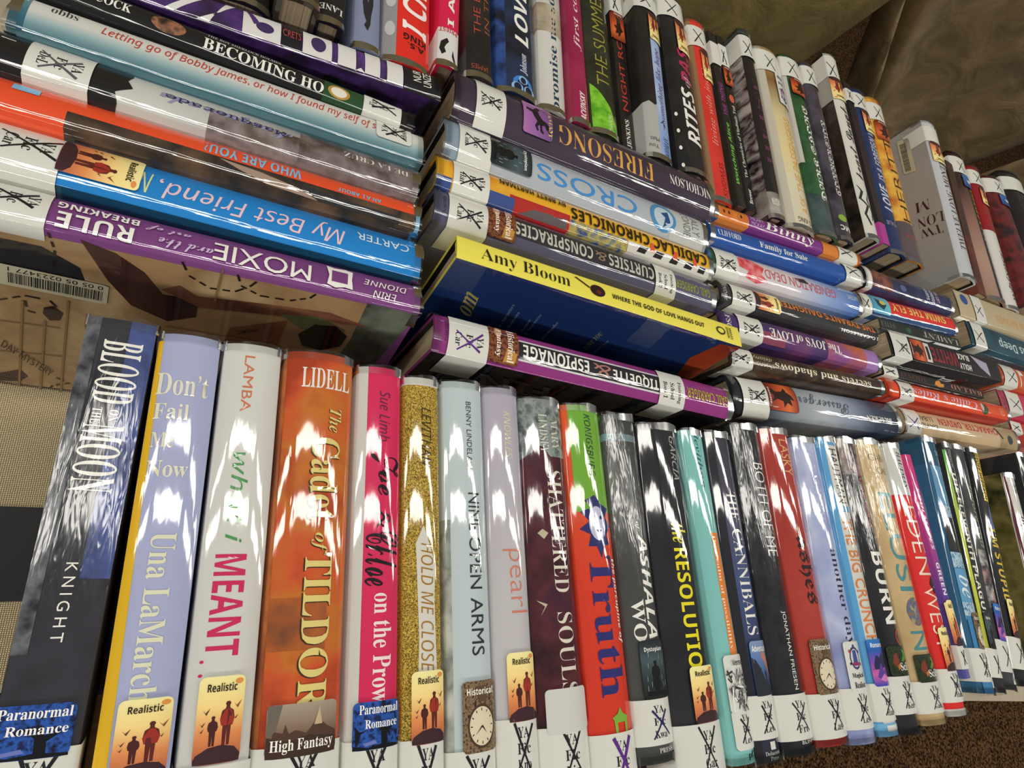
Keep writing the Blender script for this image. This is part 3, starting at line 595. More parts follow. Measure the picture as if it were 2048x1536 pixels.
A([(1467,850),(1520,850),(1573,1512),(1644,1508)], ('n','#15161a','#24262c','#1a1b20',60.0), 'speckled black book in wrinkled plastic with thin white capitals, left of the red book',
  [('t','BOTH OF ME','lt',925,1112,.24,.4,W), ('t','JONATHAN FRIESEN','plain',1222,1380,.2,.17,W), lab(1388,1480,'YA/Fic/Fri','#33333a'), ('x','BLINK','plain',1482,1489,.0,.48,'#d0d0ca')], gl='c')
A([(1523,857),(1585,860),(1646,1494),(1708,1489)], ('n','#9c322a','#ae3e34',18.0), 'brick red book with black blackletter lettering and a clock sticker in the front row',
  [('t','LASKY','plain',878,950,.2,.32,'#d8a070'), ('t','ashes','fr',1072,1208,.16,.52,'#251314'), lab(1386,1476,'YA/Fic/Las',K), stk('hist',1278,1388,-.3,.4)])
A([(1590,876),(1637,876),(1709,1492),(1765,1484)], ('n','#7f8bc0','#b4bbd8','#5e6aa6',12.0), 'pale violet blue cloud-pattern book with a magic hat sticker',
  [('t','levithan','s',900,1042,.14,.36,'#a9aed6'), ('t','another day','s',1098,1290,.2,.36,'#1f2238'), lab(1376,1458,'YA/Fic/Lev',K), stk('magic',1283,1382,-.25,.42)])
A([(1639,874),(1676,876),(1767,1474),(1806,1470)], '#cfccc4', 'white book framed in light blue with orange capitals and a purple lotus sticker',
  [('b',.0,1.,'#5a9ccc',-1.,-.3), ('b',.0,.03,'#5a9ccc'), ('b',1012,1024,'#5a9ccc'), ('b',1446,1.,'#6fabd4'), ('t','HAUTMAN','lt',898,1006,.1,.4,'#26282c'), ('t','THE BIG CRUNCH','plain',1037,1290,.1,.52,'#d87c3c'), ('b',1450,1462,'#d8d8d2',-.2,.5), lab(1366,1442,'YA/Fic/Hau',K), stk('rom',1278,1372,-.35,.5)])
A([(1679,880),(1716,876),(1807,1472),(1853,1466)], ('n','#15151a','#26262b',40.0), 'glossy black book with white capitals and a green sci-fi sticker, left of the tan book',
  [('b',.0,.14,('n','#8a7674','#3a2a2c','#a89a94',50.0)), ('t','NEVER GOING','plain',950,1055,.2,.14,'#b03028'), ('t','BURN','sb',1103,1248,.2,.6,W), ('x','C','lt',1258,1292,.1,.5,'#c03830'), lab(1352,1428,'YA/Fic/Kee',K), stk('sci',1292,1352,-.4,.5)], gl='c')
A([(1720,879),(1767,882),(1855,1454),(1905,1445)], ('n','#b5976a','#c2a87c','#a58a5c',14.0), 'tan book in crinkled plastic with large teal outlined capitals',
  [('x','GABE','plain',908,922,-.3,.44,'#75634a'), ('x','CAN','plain',934,948,-.1,.46,'#75634a'), ('t','ELUSI','plain',985,1182,.12,.58,'#44858c'), ('o',1195,1252,-.22,.46,('n','#8a6a3c','#46608a','#b09a58',200.0)), ('t','N','plain',1262,1300,.12,.58,'#44858c'), lab(1362,1426,'YA/Fic/Gab','#44444a'), stk('sci',1308,1364,-.36,.5)], gl='c')
A([(1770,885),(1805,891),(1905,1432),(1944,1431)], '#d32b28', 'red book with white top and thin cream capitals, its bottom hanging over the carpet',
  [('b',.0,990,'#c6c6c0'), ('b',1417,1.,'#cfcec8'), ('t','HAUTMAN','i',903,978,.16,.22,'#232326'), ('t','EDEN','lt',1012,1150,.06,.62,'#ecd8c4'), ('t','WEST','lt',1172,1300,.06,.62,'#ecd8c4'), ('p',[(1152,.2),(1158,.3),(1166,.34),(1174,.42),(1186,.28),(1188,.18),(1176,.1),(1168,.02),(1160,.1)],'#261a1c'), lab(1337,1404,'YA/Fic/Hau',K), stk('real',1255,1342,-.22,.48)])
A([(1808,908),(1823,910),(1928,1356),(1944,1358)], ('g','#cc3474','#b83484','#5a3c90','#4a4a90'), 'very thin pink and purple book between the red book and the deep blue one',
  [('t','SOULMATES','sbi',975,1100,.1,.5,'#e8dce4'), ('t','GREEN','sb',1125,1190,.1,.6,'#e8e8ee'), lab(1290,1338,'',K), stk('real',1200,1292,-.5,.5)], hard=False, H=.145, gap=.0028)
A([(1840,875),(1880,878),(1964,1387),(1998,1388)], '#2b5c80', 'deep blue book with a wide bare side and paler blue panels on its spine',
  [('b',.0,.12,'#22506c'), ('b',932,1013,'#5f8fb4',-.35,1.), ('b',1012,1035,('n','#4c86ae','#b8ccd8','#3a7098',300.0),-.35,1.), ('b',1036,1104,'#24262b',-.35,1.), ('b',1105,1136,('n','#4c86ae','#b8ccd8','#3a7098',300.0),-.35,1.), ('b',1137,1240,'#5c97c0',-.35,1.), ('b',1205,1232,('n','#4c86ae','#b8ccd8','#3a7098',300.0),-.35,1.), ('b',1233,1.,'#3f7eae',-.3,1.),
   ('x','SO','lt',900,910,.05,.45,'#b8ccd8'), ('t','be','i',1150,1196,.12,.6,'#d8e4ec'), lab(1297,1364,'YA/Fic/Fo',K), stk('hist',1225,1298,-.1,.5)], H=.150, gap=.0055)
A([(1884,887),(1904,889),(1997,1387),(2014,1385)], '#26282a', 'slim black book with bold white capitals and a lime green edge',
  [('b',.03,.9,('g','#5aa84e','#c8d050','#b8b844'),-.5,-.3), ('t','HIRSCH','si',898,935,.1,.26,'#b8b8b4'), ('t','THE ELEVENTH PLAGUE','sb',942,1235,.12,.5,'#e2e2cc'), lab(1297,1356,'',K), stk('dyst',1224,1298,-.3,.5)], H=.150, D=.1495)
A([(1906,890),(1933,895),(2012,1380),(2038,1378)], ('n','#2c2d30','#44464a',30.0), 'dark grey book with pale green lower-case lettering and a lotus sticker in the front row',
  [('t','before you','si',970,1094,.16,.34,'#a3b48c'), ('b',1100,1225,('n','#c8c4c0','#2c2c30','#b08a8a',60.0),-.3,.5), ('x','AMY','b',1180,1210,.0,.4,'#b04a52'), lab(1280,1345,'',K), stk('rom',1207,1282,-.2,.5)])
A([(1937,897),(1961,901),(2040,1372),(2066,1372)], '#1c1e22', 'black book with a yellow name panel and yellow capitals in the front row',
  [('b',903,1002,'#d8b838',-.12,.34), ('t','GEOFF HERBACH','sb',907,998,.11,.3,'#2a2418'), ('p',[(1008,.1),(1058,.3),(1058,-.1)],'#5a6a9c'), ('t','I’M STUPID','sb',1056,1206,.12,.5,'#d8b838'), lab(1275,1340,'',K), stk('real',1198,1276,-.2,.5)])
A([(2010,947),(2033,951),(2112,1352),(2136,1350)], '#cfccc6', 'lower white-spined book with an olive garden cover, near the right edge of the front row',
  [('b',.0,1.,('n','#4c4a20','#8a7c4a','#2f3214',30.0),-1.,-.52), ('b',.0,1.,'#5a1f2c',-.5,-.38), ('t','rachel','plain',968,986,.2,.5,'#3a3a3a'), ('t','my','plain',1034,1060,.1,.5,'#2a2020')])
A([(2034,905),(2050,909),(2150,1330),(2168,1330)], '#1b1b1f', 'black book with a wide black side at the right edge of the front row',
  [('x','COLLINS','plain',926,932,-.4,.4,'#9a9a98')])
# ---- the left stack, lying across
LS = 'books of the left stack'
B1side = 1
bk(LS,'V',[(-60,336),(843,566),(-60,426),(838,625)], '#753f7a', 'purple book whose brown brick-pattern cover with a barcode faces us, in the left stack',
  [('sp',1,[(-60,440),(838,630),(720,760),(140,803),(-60,775)],('n','#c4a880','#a5845e','#b8966c',30.0)),
   ('sp',1,[(838,630),(735,606),(700,680),(640,760),(700,780),(738,740)],('n','#6a7266','#454c48','#7c8474',30.0)),
   ('sp',1,[(160,478),(232,506),(290,545),(326,588),(398,600),(392,634),(335,642),(262,610),(215,560),(178,505)],('n','#4a2c2a','#3a2220',30.0)),
   ('sp',1,[(0,475),(83,492),(160,535),(170,560),(0,540)],'#26242a'),
   ('sp',1,[(322,578),(360,570),(395,592),(520,606),(660,625),(740,655),(640,640),(500,625),(400,615)],('n','#5a3226','#8a5a44',40.0)),
   ('sp',1,[(560,628),(640,634),(690,660),(680,690),(600,655)],'#6a744c'),
   ('sp',1,[(596,668),(630,648),(672,652),(694,672),(680,692),(640,700),(604,690)],'#161412'),
   ('sp',1,[(460,655),(575,640),(555,690),(520,720),(440,700)],'#8a5a40'),
   ('sp',1,[(88,614),(106,611),(127,626),(120,640),(100,640),(86,626)],'#2e1416'),
   ('sp',1,[(0,745),(40,738),(56,752),(40,762),(0,760)],'#3a2226'),
   ('sl',1,[(97,464),(110,500),(108,540)],'#201812','dash'), ('sl',1,[(0,598),(50,590),(100,600),(122,622)],'#201812','dash'), ('sl',1,[(50,600),(55,620),(82,628)],'#201812','dash'),
   ('sl',1,[(365,522),(378,550),(420,575),(470,582),(500,572),(522,556)],'#201812','dash'), ('sl',1,[(476,548),(482,570),(520,590),(580,600),(620,595),(640,582)],'#201812','dash'),
   ('sl',1,[(112,754),(140,765),(105,770),(96,780),(105,790),(130,793)],'#201812','dash'),
   ('sl',1,[(0,640),(120,655)],'#8f7250','solid'), ('sl',1,[(0,700),(125,712)],'#8f7250','solid'), ('sl',1,[(45,600),(38,790)],'#8f7250','solid'), ('sl',1,[(90,640),(80,795)],'#8f7250','solid'), ('sl',1,[(137,600),(120,800)],'#8f7250','solid'), ('sl',1,[(330,650),(560,690)],'#8f7250','solid'), ('sl',1,[(450,520),(430,600)],'#8f7250','solid'),
   ('st','DAY MYSTERY','si',1,[(2,690),(103,752),(6,676)],'#1c1612'), ('st','A','si',1,[(474,667),(470,660),(520,664)],'#2a1a16'),
   ('bar',1,[(219,570),(-14,520),(214,607)],'0 05 05 0223477 1'),
   ('p',[(.085,-.1),(.085,.3),(.09,.4),(.10,.35),(.12,.4),(.135,.35),(.14,.3),(.14,-.1),(.135,-.2),(.12,-.16),(.10,-.2)],W) if 0 else ('b',.0,.0001,'#753f7a'),
   ('p',[(652,-.34),(668,-.30),(690,-.34),(705,-.30),(703,.0),(706,.3),(690,.28),(672,.34),(655,.28),(658,.0)],W), ('b',663,695,'#753f7a',-.2,.18),
   ('t','RULE','sb',118,270,.13,.40,W), ('t','BREAKING','sb',113,276,-.27,.2,W), ('t','art of','sc',290,380,-.24,.22,'#c8b0d0'), ('t','and the','sc',320,428,.12,.24,'#c8b0d0'), ('t','MOXIE','plain',428,622,.0,.5,W), ('t','ERIN','si',746,792,.18,.2,W), ('t','DIONNE','si',726,812,-.14,.2,W), lab(-55,99,'YA/Fic/Dio',K,(-.9,.62))],
  L=.215, lean=11, bulge=.13)
bk(LS,'V',[(-70,206),(846,470),(-70,317),(838,557)], '#1f7ec8', 'bright blue book with pink handwriting, second from the front of the left stack',
  [('b',.0,1.,'#12506e',.5,1.), ('t','My Best Friend,','si',318,690,-.05,.5,'#e2c0cc'), ('t','N','si',276,304,-.05,.46,'#cfd49a'), ('t','CARTER','plain',714,818,-.18,.2,'#d8e4ea'), lab(-60,126,'YA/Fic/Car',K,(-.9,.75)), stk('real',118,283,-.46,.30)], L=.225, lean=11, D=.144)
bk(LS,'V',[(-70,112),(842,400),(-70,197),(838,458)], '#e04f2a', 'orange red book with light blue capitals and a dark picture band, left stack',
  [('b',137,832,('n','#5a4432','#2a2420','#6a5038',24.0),.1,1.), ('p',[(440,.14),(520,.2),(600,.34),(640,.5),(540,.46),(480,.3)],'#9a8474'), ('p',[(600,.2),(700,.3),(800,.3),(800,.5),(640,.5)],'#2c2c30'), ('b',832,.0,'#7fb4d8'), ('t','WHO ARE YOU?','sb',408,602,-.2,.36,'#7fb4d8'), ('t','AN A.I. ABOUT','sb',676,762,-.1,.14,'#7fb4d8'), ('b',20,76,'#7fb4d8',-.32,-.1)], L=.22, lean=11, D=.143)
bk(LS,'V',[(-75,12),(840,331),(-75,108),(834,391)], ('g','#6a5448','#7a6a66','#a8a8a6','#c0c0ba','#c4c4be','#c4c4be'), 'silver grey book with a black end, navy script and brown fur, left stack',
  [('b',420,.0,('n','#4a3c36','#8a7c7c','#5e5248',50.0),-.1,1.), ('b',600,.0,('n','#4a3c36','#7c7070','#5e5248',50.0),-1.,1.), ('p',[(248,-.9),(262,-.3),(255,-.1),(268,.1),(236,.3),(244,.5),(230,.9),(1.0,.9),(1.0,-.9)],'#1c1b1c'), ('t','Masquerade','sc',320,585,-.12,.42,'#8c8cae'), ('t','Masquerade','mo',330,572,-.14,.22,'#26265a'), ('t','DE LA CRUZ','s',688,817,-.16,.18,'#dcd8d2'), lab(56,186,'YA/Fic/DeL','#55555a')], L=.225, lean=11, D=.144)
bk(LS,'U',[(30,-25),(848,268),(30,55),(846,326)], '#4c727c', 'white and teal book with red handwriting in the left stack',
  [('b',.0,1.,('v','#456c78','#6a8c94','#9cb2b4','#c8cac4','#cfcec8','#cfcec8'),-.5,.5), ('b',.0,1.,'#c9c9c4',.5,1.), ('b',.0,.03,('v','#1f4a62','#3c6c7e','#6f9098'),-.5,.5), ('t','obbs','s',96,150,.36,.26,'#2a2a2a'), ('t','Letting go of Bobby James, or how I found my self of s','si',200,752,.2,.36,'#bc3a2c'), lab(752,822,'YA/Fic/Hob',K,(-.15,.55))], L=.206, fix='T', lean=-4, D=.1445, bulge=.09)
bk(LS,'U',[(20,-92),(828,224),(20,-52),(826,262)], '#1b1b1d', 'black book with bold white serif capitals and a pocket watch picture in the left stack',
  [('t','PEACOCK','b',140,262,.1,.5,W), ('o',302,372,-.4,.44,('n','#2c2420','#9a6a50','#1c1a1c',120.0)), ('t','BECOMING HO','b',408,648,-.12,.6,W), ('t','THE BOY SHERLOCK HOLMES','b',412,560,.38,.18,'#a8a8a4'), ('b',648,728,'#27492c'), ('o',656,700,-.4,.36,'#b08a3c'), ('o',662,694,-.3,.26,'#dcd8cc'), lab(727,802,'Fic/Pea',K)], L=.20, fix='T', lean=-2, D=.1445, bulge=.09)
bk(LS,'U',[(250,-52),(883,164),(250,2),(878,212)], ('n','#17131c','#4a2c6c','#241a30','#5c3a84',22.0), 'black and purple book with huge white letters at the back of the left stack',
  [('b',.0,1.,('n','#1a1420','#4a2c6c','#2a1c3a',40.0),-1.,-.5), ('p',[(395,-.45),(420,-.45),(452,.5),(470,.5),(440,.0),(430,-.1)],'#d2d0cc'), ('p',[(330,-.45),(350,-.45),(420,.5),(403,.5)],'#d2d0cc'), ('b',486,562,'#d2d0cc',-.42,.5), ('o',512,548,-.2,.2,'#3c2a58'), ('p',[(492,.5),(502,.5),(520,.1),(508,.0)],'#4a2c6c'), ('b',563,604,'#19161c',-.48,.5), ('t','CRETS','plain',566,602,.1,.3,'#a8443c'),
   ('b',606,664,'#d2d0cc',-.42,.5), ('o',622,652,-.24,.36,'#3c2a58'), ('b',676,712,'#d2d0cc',-.42,.5), ('b',730,760,'#d2d0cc',-.42,.5), ('b',774,806,'#d2d0cc',-.45,.5), ('p',[(712,-.42),(722,-.3),(730,-.42)],'#d2d0cc'), ('b',808,1.,'#1a181c',-.5,.5), ('x','UNZE','plain',846,862,-.2,.42,W), ('x','NUR','plain',826,842,-.1,.42,W)], L=.21, fix='T', lean=0, bulge=.10, dy=.005)
# ---- middle stack
MS = 'books of the middle stack'
bk(MS,'V',[(919,138),(1430,352),(905,213),(1420,438)], ('n','#352b3c','#443848',16.0), 'dark plum book with gold serif capitals and a unicorn sticker in the middle stack',
  [('t','FIRESONG','s',1116,1308,.02,.42,'#d09a50'), ('t','NICHOLSON','s',1340,1422,-.02,.24,W), lab(953,1012,'YA/Fic/Nic',K,(-.62,.5)), stk('fanu',1046,1104,-.42,.3)], H=.15)
bk(MS,'V',[(895,230),(1427,440),(890,300),(1418,505)], '#a7aeb5', 'silver grey book with big sky blue letters in the middle stack',
  [('b',.93,1.,'#8494a4'), ('b',.0,1340,'#b6b8b6'), ('t','CROSS','plain',1074,1274,.04,.44,'#3f86c8'), ('o',1300,1352,-.4,.4,'#4a86b4'), ('o',1308,1346,-.3,.3,'#b4c4d0'), ('p',[(1312,-.2),(1330,.0),(1325,.3),(1340,.1),(1336,-.2),(1322,-.1)],'#1f4a7c'), ('x','ALLY','lt',1384,1398,-.35,.2,'#5c6064'), ('x','CONDIE','lt',1366,1380,-.45,.3,'#5c6064'), lab(919,984,'YA/Fic/Con',K,(-.7,.6)), stk('dyst',981,1063,-.42,.32)], L=.2275, fix='T')
bk(MS,'V',[(878,303),(1427,508),(872,365),(1420,555)], '#dea62a', 'mustard yellow book with black capitals and a red block in the middle stack',
  [('b',900,1030,('n','#d48a24','#e2ae38',60.0),-.5,.1), ('b',1020,1140,'#a82824',.04,1.), ('p',[(1040,.5),(1090,.1),(1110,.28),(1135,.2),(1135,.5)],'#5a5456'), ('b',972,1030,'#3a4c86',.14,1.), ('b',875,905,'#3a4c86',.2,1.), ('b',1141,1255,('n','#3a5c88','#b0a04a','#2c4878',90.0),.16,1.), ('b',1256,.0,'#c9c6be',.18,1.),
   ('p',[(1280,.22),(1296,.22),(1290,.42),(1274,.42)],'#1c1c1c'), ('p',[(1312,.22),(1328,.22),(1322,.42),(1306,.42)],'#1c1c1c'), ('p',[(1344,.22),(1358,.22),(1353,.42),(1338,.42)],'#1c1c1c'), ('p',[(1372,.22),(1386,.22),(1382,.42),(1367,.42)],'#1c1c1c'), ('p',[(1398,.22),(1410,.22),(1407,.42),(1394,.42)],'#1c1c1c'),
   ('b',1300,1308,'#d8542c',.0,.3), ('b',1345,1353,'#d8542c',.0,.3), ('b',1385,1392,'#d8542c',.0,.3), ('t','BY BRETT HARTMAN','sb',1000,1132,-.3,.2,'#1f1a12'), ('t','CADILLAC CHRONICLES','sb',1142,1412,-.08,.42,'#1f1a12'), lab(907,979,'YA/Fic/Har',K)])
bk(MS,'V',[(875,368),(1430,568),(866,440),(1428,618)], '#57556e', 'slate purple book with silver condensed capitals and two white labels in the middle stack',
  [('b',1030,1312,'#2e2c30',-.42,.22), ('t','CURTSIES','sb',1218,1308,-.06,.42,'#b9b6ac'), ('t','&','i',1190,1214,-.06,.3,'#8c7460'), ('t','CONSPIRACIES','sb',1030,1186,-.06,.42,'#b9b6ac'), ('t','GAIL CARRIGER','sb',1352,1420,-.02,.3,'#8f9040'), ('x','BROWN','b',886,893,-.3,.2,'#3a3a4c'), lab(898,976,'YA/Fic/Car',K), stk('hfan',976,1031,-.52,.42), lab(1310,1350,'Finishing/School/Book 2',None)])
bk(MS,'U',[(916,461),(1478,656),(912,522),(1482,692)], '#e6da58', 'bright yellow spined book with a navy cover turned towards us in the middle stack',
  [('b',.0,1.,'#1b3468',-1.,-.5), ('sp',-1,[(1482,695),(1440,688),(1380,715),(1345,760),(1330,800),(1420,800)],('n','#b0451f','#8a2f1c',20.0)), ('o',.99,.999,-.7,-.6,'#16264e'), ('st','om','b',-1,[(940,636),(958,596),(918,620)],'#a89a5a'), ('st','le characters','b',-1,[(1000,655),(1030,610),(995,652)],'#7a86a4'), ('st','in humans','b',-1,[(1012,665),(1040,625),(1007,662)],'#7a86a4'), ('st','flame','b',-1,[(1045,665),(1062,640),(1040,662)],'#7a86a4'), ('st','ly hypnotic','b',-1,[(1052,670),(1085,630),(1047,667)],'#7a86a4'), ('st','will wonder','b',-1,[(1085,680),(1118,645),(1080,677)],'#7a86a4'), ('st','LOVE YOU','b',-1,[(1172,700),(1206,668),(1166,694)],'#8a8c6a'), ('st','more than','b',-1,[(1190,705),(1218,682),(1186,702)],'#6a7698'),
   ('t','Amy Bloom','s',962,1140,-.04,.66,'#28241c'), ('p',[(1150,.32),(1154,.36),(1180,.06),(1178,.0)],'#3a2a20'), ('o',1180,1210,-.26,.26,'#2a1214'), ('o',1192,1202,-.16,.04,'#6a1c20'), ('t','WHERE THE GOD OF LOVE HANGS OUT','sb',1224,1408,-.02,.22,'#28241c'), ('o',1432,1450,-.2,.2,'#3c3a22'), ('o',1435,1447,-.12,.12,'#e6da58'), ('x','AVENUE','sb',1453,1457,-.28,.3,'#3c3a22'), ('x','LEVINE','sb',1459,1463,-.28,.3,'#3c3a22')], lean=-7, H=.165, bulge=.04, jk=False, inside='#141414')
bk(MS,'V',[(871,621),(1465,776),(868,700),(1458,838)], '#8a3478', 'magenta purple book with black title band and a Book 1 label, in the middle stack',
  [('b',.0,1.,'#19171b',.5,1.), ('b',.0,1.,'#19171b',-1.,-.5), ('b',1030,1330,'#d0ccd0',-.32,.26), ('b',1030,1330,'#26232a',-.27,.21), ('t','ETIQUETTE','sb',1226,1326,-.03,.36,W), ('t','&','i',1186,1222,-.03,.34,'#a8746a'), ('t','ESPIONAGE','sb',1046,1178,-.03,.36,W), ('t','GAIL CARRIGER','sb',1374,1456,-.02,.3,'#a8a038'), ('x','BROWN','b',889,896,-.35,.2,'#5a2a50'), ('st','FIN','sb',1,[(1100,775),(960,745),(1094,798)],'#5c5a5e'), lab(897,977,'YA/Fic/Car',PU), stk('hfan',977,1036,-.52,.42), lab(1318,1368,'Finishing/School/Book 1',None)])
# ---- right stacks
R1 = 'books of the first stack right of centre'
bk(R1,'U',[(1430,402),(1722,507),(1428,430),(1718,529)], '#76307c', 'thin purple book with white handwriting and orange cartoon faces, furthest back in its stack',
  [('b',.0,1497,'#d07a30'), ('o',1440,1466,-.4,.4,'#c86a24'), ('o',1446,1450,-.1,.15,'#2a1810'), ('o',1456,1460,-.1,.15,'#2a1810'), ('o',1474,1496,-.4,.3,'#c86a24'), ('o',1480,1484,-.1,.15,'#2a1810'), ('b',1645,1678,'#d07a30'), ('b',1712,1.,'#d07a30'), ('t','Binny','i',1528,1628,.0,.9,W), ('t','HILARY','plain',1502,1528,.2,.26,'#c8a8d0'), ('t','MCKAY','plain',1502,1528,-.16,.26,'#c8a8d0'), lab(1676,1712,'',K)])
bk(R1,'U',[(1422,442),(1727,537),(1417,475),(1723,568)], '#1f4f9c', 'royal blue book with small white serif lettering, below the thin purple book',
  [('t','CLIFFORD','s',1437,1482,.05,.34,W), ('t','Family for Sale','b',1520,1615,.0,.44,W), lab(1690,1724,'',K)], L=.2055, fix='T')
bk(R1,'V',[(1424,487),(1727,586),(1422,543),(1724,627)], ('g','#3f68b0','#8aa0cc','#c9c4c8','#ccc0c2','#ccc8c8'), 'pale pink and blue book with a red flower in the stack right of centre',
  [('b',.96,1.,'#3c6a4a'), ('p',[(1478,-.3),(1490,-.5),(1510,-.42),(1530,-.2),(1522,.1),(1535,.3),(1512,.44),(1490,.34),(1496,.1),(1476,.0)],('n','#c83440','#e08a8c',160.0)), ('t','GENERATION DEAD','plain',1530,1672,-.02,.36,'#c05a62'), ('t','WATERS','plain',1696,1720,-.1,.2,'#c8d0e0'), ('p',[(1590,-.2),(1612,-.28),(1618,-.1),(1600,-.08)],'#24242c'), lab(1430,1476,'YA/Fic/Wat',K)], L=.194, fix='T')
bk(R1,'V',[(1446,556),(1760,658),(1438,604),(1756,682)], ('n','#2c2c2e','#3c3b3c',26.0), 'charcoal book with orange capitals and a realistic sticker in the stack right of centre',
  [('x','KNOPF','sb',1446,1454,-.4,.4,'#a8a8a4'), ('t','THE TYRANT’S DAUGHTER','sb',1556,1752,-.24,.38,'#d87838'), ('t','J.C. CARLESON','sb',1682,1756,.26,.2,W), lab(1463,1509,'YA/Fic/Car',K), stk('real',1509,1559,-.5,.4)])
bk(R1,'V',[(1440,613),(1769,706),(1440,664),(1764,741)], ('n','#4a3470','#3c2a60','#6a3a6a',14.0), 'violet and orange book with white serif capitals in the stack right of centre',
  [('b',1520,1570,('n','#8a4040','#6a3a6a',30.0),.0,.5), ('b',1655,1732,('n','#c86a28','#9a5068','#7a4a90',26.0)), ('b',1732,.0,'#9a72ae'), ('x','FSG','b',1452,1462,-.3,.3,'#d0d0cc'), ('t','The JOYS of LOVE','b',1540,1682,-.04,.44,W), lab(1476,1524,'YA/Fic/Lee',K)], L=.2035, fix='T')
bk(R1,'V',[(1462,692),(1768,758),(1459,728),(1762,787)], ('n','#241a14','#4a3828','#1a1410',40.0), 'dark brown book with cream lower-case lettering in the stack right of centre',
  [('t','secrets and shadows','b',1550,1742,.1,.42,'#dcd2b8'), ('t','shannon','si',1506,1549,.2,.3,'#b8ac90'), ('t','delany','si',1506,1545,-.2,.3,'#b8ac90'), lab(1462,1504,'YA/Fic/Del',K)])
bk(R1,'V',[(1462,740),(1797,800),(1466,820),(1800,868)], ('g','#262d3a','#39445a','#8a94a8','#a9aeb6','#8a9098','#333840','#17181b'), 'thick black to silver book with grey script and a dragon sticker, right of centre',
  [('t','Passenger','sc',1598,1700,-.12,.5,'#565c66'), ('t','BRACKEN','b',1732,1782,.1,.15,W), lab(1484,1536,'YA/Fic/Bra',K,(-.7,.6)), stk('fan',1535,1594,-.46,.28)], H=.135, gap=.003, L=.216, fix='T', dy=-.0025)
R2 = 'books of the second stack right of centre'
bk(R2,'V',[(1730,527),(1904,592),(1727,569),(1903,625)], ('n','#1f2440','#2c325a','#191c30',24.0), 'dark navy night-sky book with tiny white lettering, furthest back in the second right stack',
  [('o',1800,1812,-.1,.2,'#56628c'), ('x','SHIPS','sb',1852,1858,-.4,.2,'#c8c8d8'), ('x','FOREVER','sb',1862,1868,-.4,.3,'#c8c8d8'), ('x','WE LEFT','sb',1872,1878,-.4,.2,'#c8a8c0'), ('b',1742,1785,('n','#8a5040','#4a2a30',90.0),-.5,.4), lab(1730,1742,'',None)])
bk(R2,'V',[(1722,582),(1911,634),(1722,621),(1912,667)], '#d22a26', 'red book with yellow capitals and a blue lower edge in the second right stack',
  [('b',.0,1.,'#2c4c78',.28,1.), ('t','SWIM THE FLY','sb',1786,1892,-.12,.42,'#e8c468'), lab(1722,1742,'',K), stk('teal',1742,1778,-.5,.4)])
bk(R2,'V',[(1758,634),(1920,677),(1762,656),(1919,698)], ('n','#1c201c','#2a322a',40.0), 'thin black book with thin grey serif capitals in the second right stack',
  [('o',1812,1822,-.2,.3,'#2a5a3a'), ('t','LAMENT','s',1846,1916,.0,.56,'#b4aca0'), ('t','STIEF','s',1760,1790,.0,.5,'#6a6a64')], hard=False)
bk(R2,'V',[(1781,662),(2000,722),(1778,710),(1997,762)], '#1a1618', 'black book with red and white capitals and a red sticker, second right stack',
  [('t','WHITE','sb',1864,1916,.0,.6,'#8c2028'), ('b',1916,1940,'#1a1618'), ('t','HOLLY','sb',1917,1940,.22,.26,W), ('t','BLACK','sb',1917,1940,-.2,.26,W), ('p',[(1945,-.4),(1975,-.2),(1976,.4),(1960,.1)],'#a8a0b8'), ('b',1850,1861,'#d0ccc4',-.4,.4), ('b',1853,1858,'#1a1618',-.26,.3), lab(1783,1818,'Fic/Bla',K), stk('fan',1819,1848,-.4,.45)], hard=False, H=.152, D=.151)
bk(R2,'V',[(1765,730),(1967,781),(1762,747),(1966,797)], '#1c1718', 'thin black book with a flame picture and pale red capitals in the second right stack',
  [('t','BALLAD','s',1902,1964,.0,.6,'#b87460'), ('p',[(1868,.3),(1872,-.2),(1880,-.4),(1882,.0),(1888,-.1),(1886,.35),(1876,.45)],'#d88a34'), ('t','STIEFVAT','s',1800,1852,.0,.5,'#6a4434'), lab(1765,1794,'',K)], hard=False)
bk(R2,'V',[(1777,758),(2019,812),(1779,794),(2015,847)], '#d94a24', 'orange red book with lilac outlined lettering in the second right stack',
  [('b',.0,1.,'#b02c1c',.44,1.), ('t','Callie’s Rules','i',1826,1955,-.02,.48,'#d8b4cc'), ('o',1962,1976,-.3,.4,'#3a4c2c'), ('o',1962,1968,-.3,.2,'#c8b0a8'), ('t','STEIN','plain',2000,2008,.0,.5,'#e4a88c'), lab(1798,1826,'Fic/Zuc','#44444a')], dy=.0015, gap=.003)
bk(R2,'V',[(1794,809),(2035,860),(1800,864),(2035,898)], '#c4aa86', 'beige book with red condensed capitals, nearest us in the second right stack',
  [('t','CHARACTER, DRIVEN','sb',1880,1998,-.2,.34,'#b8362c'), ('t','DAVID','plain',1840,1874,.12,.22,'#4a4038'), ('t','LUBAR','plain',1838,1868,-.2,.22,'#4a4038'), ('b',2000,.0,'#a8926e'), ('p',[(1996,-.4),(2006,.1),(2003,.12),(1994,-.35)],'#2a2622'), ('o',2014,2024,-.1,.3,'#2c3a40'), lab(1808,1840,'',PU)], H=.135, L=.214)
R3 = 'books of the stack at the right edge'
bk(R3,'V',[(1912,582),(2105,648),(1918,625),(2105,696)], '#b8a888', 'beige book with a blue mark and faint orange capitals in the right-edge stack',
  [('t','THE MOVES','sb',1990,2060,.1,.3,'#c89a62'), ('o',1924,1938,-.4,.0,'#2c4a8c'), lab(1946,1966,'',K)], L=.208, fix='T', hard=False)
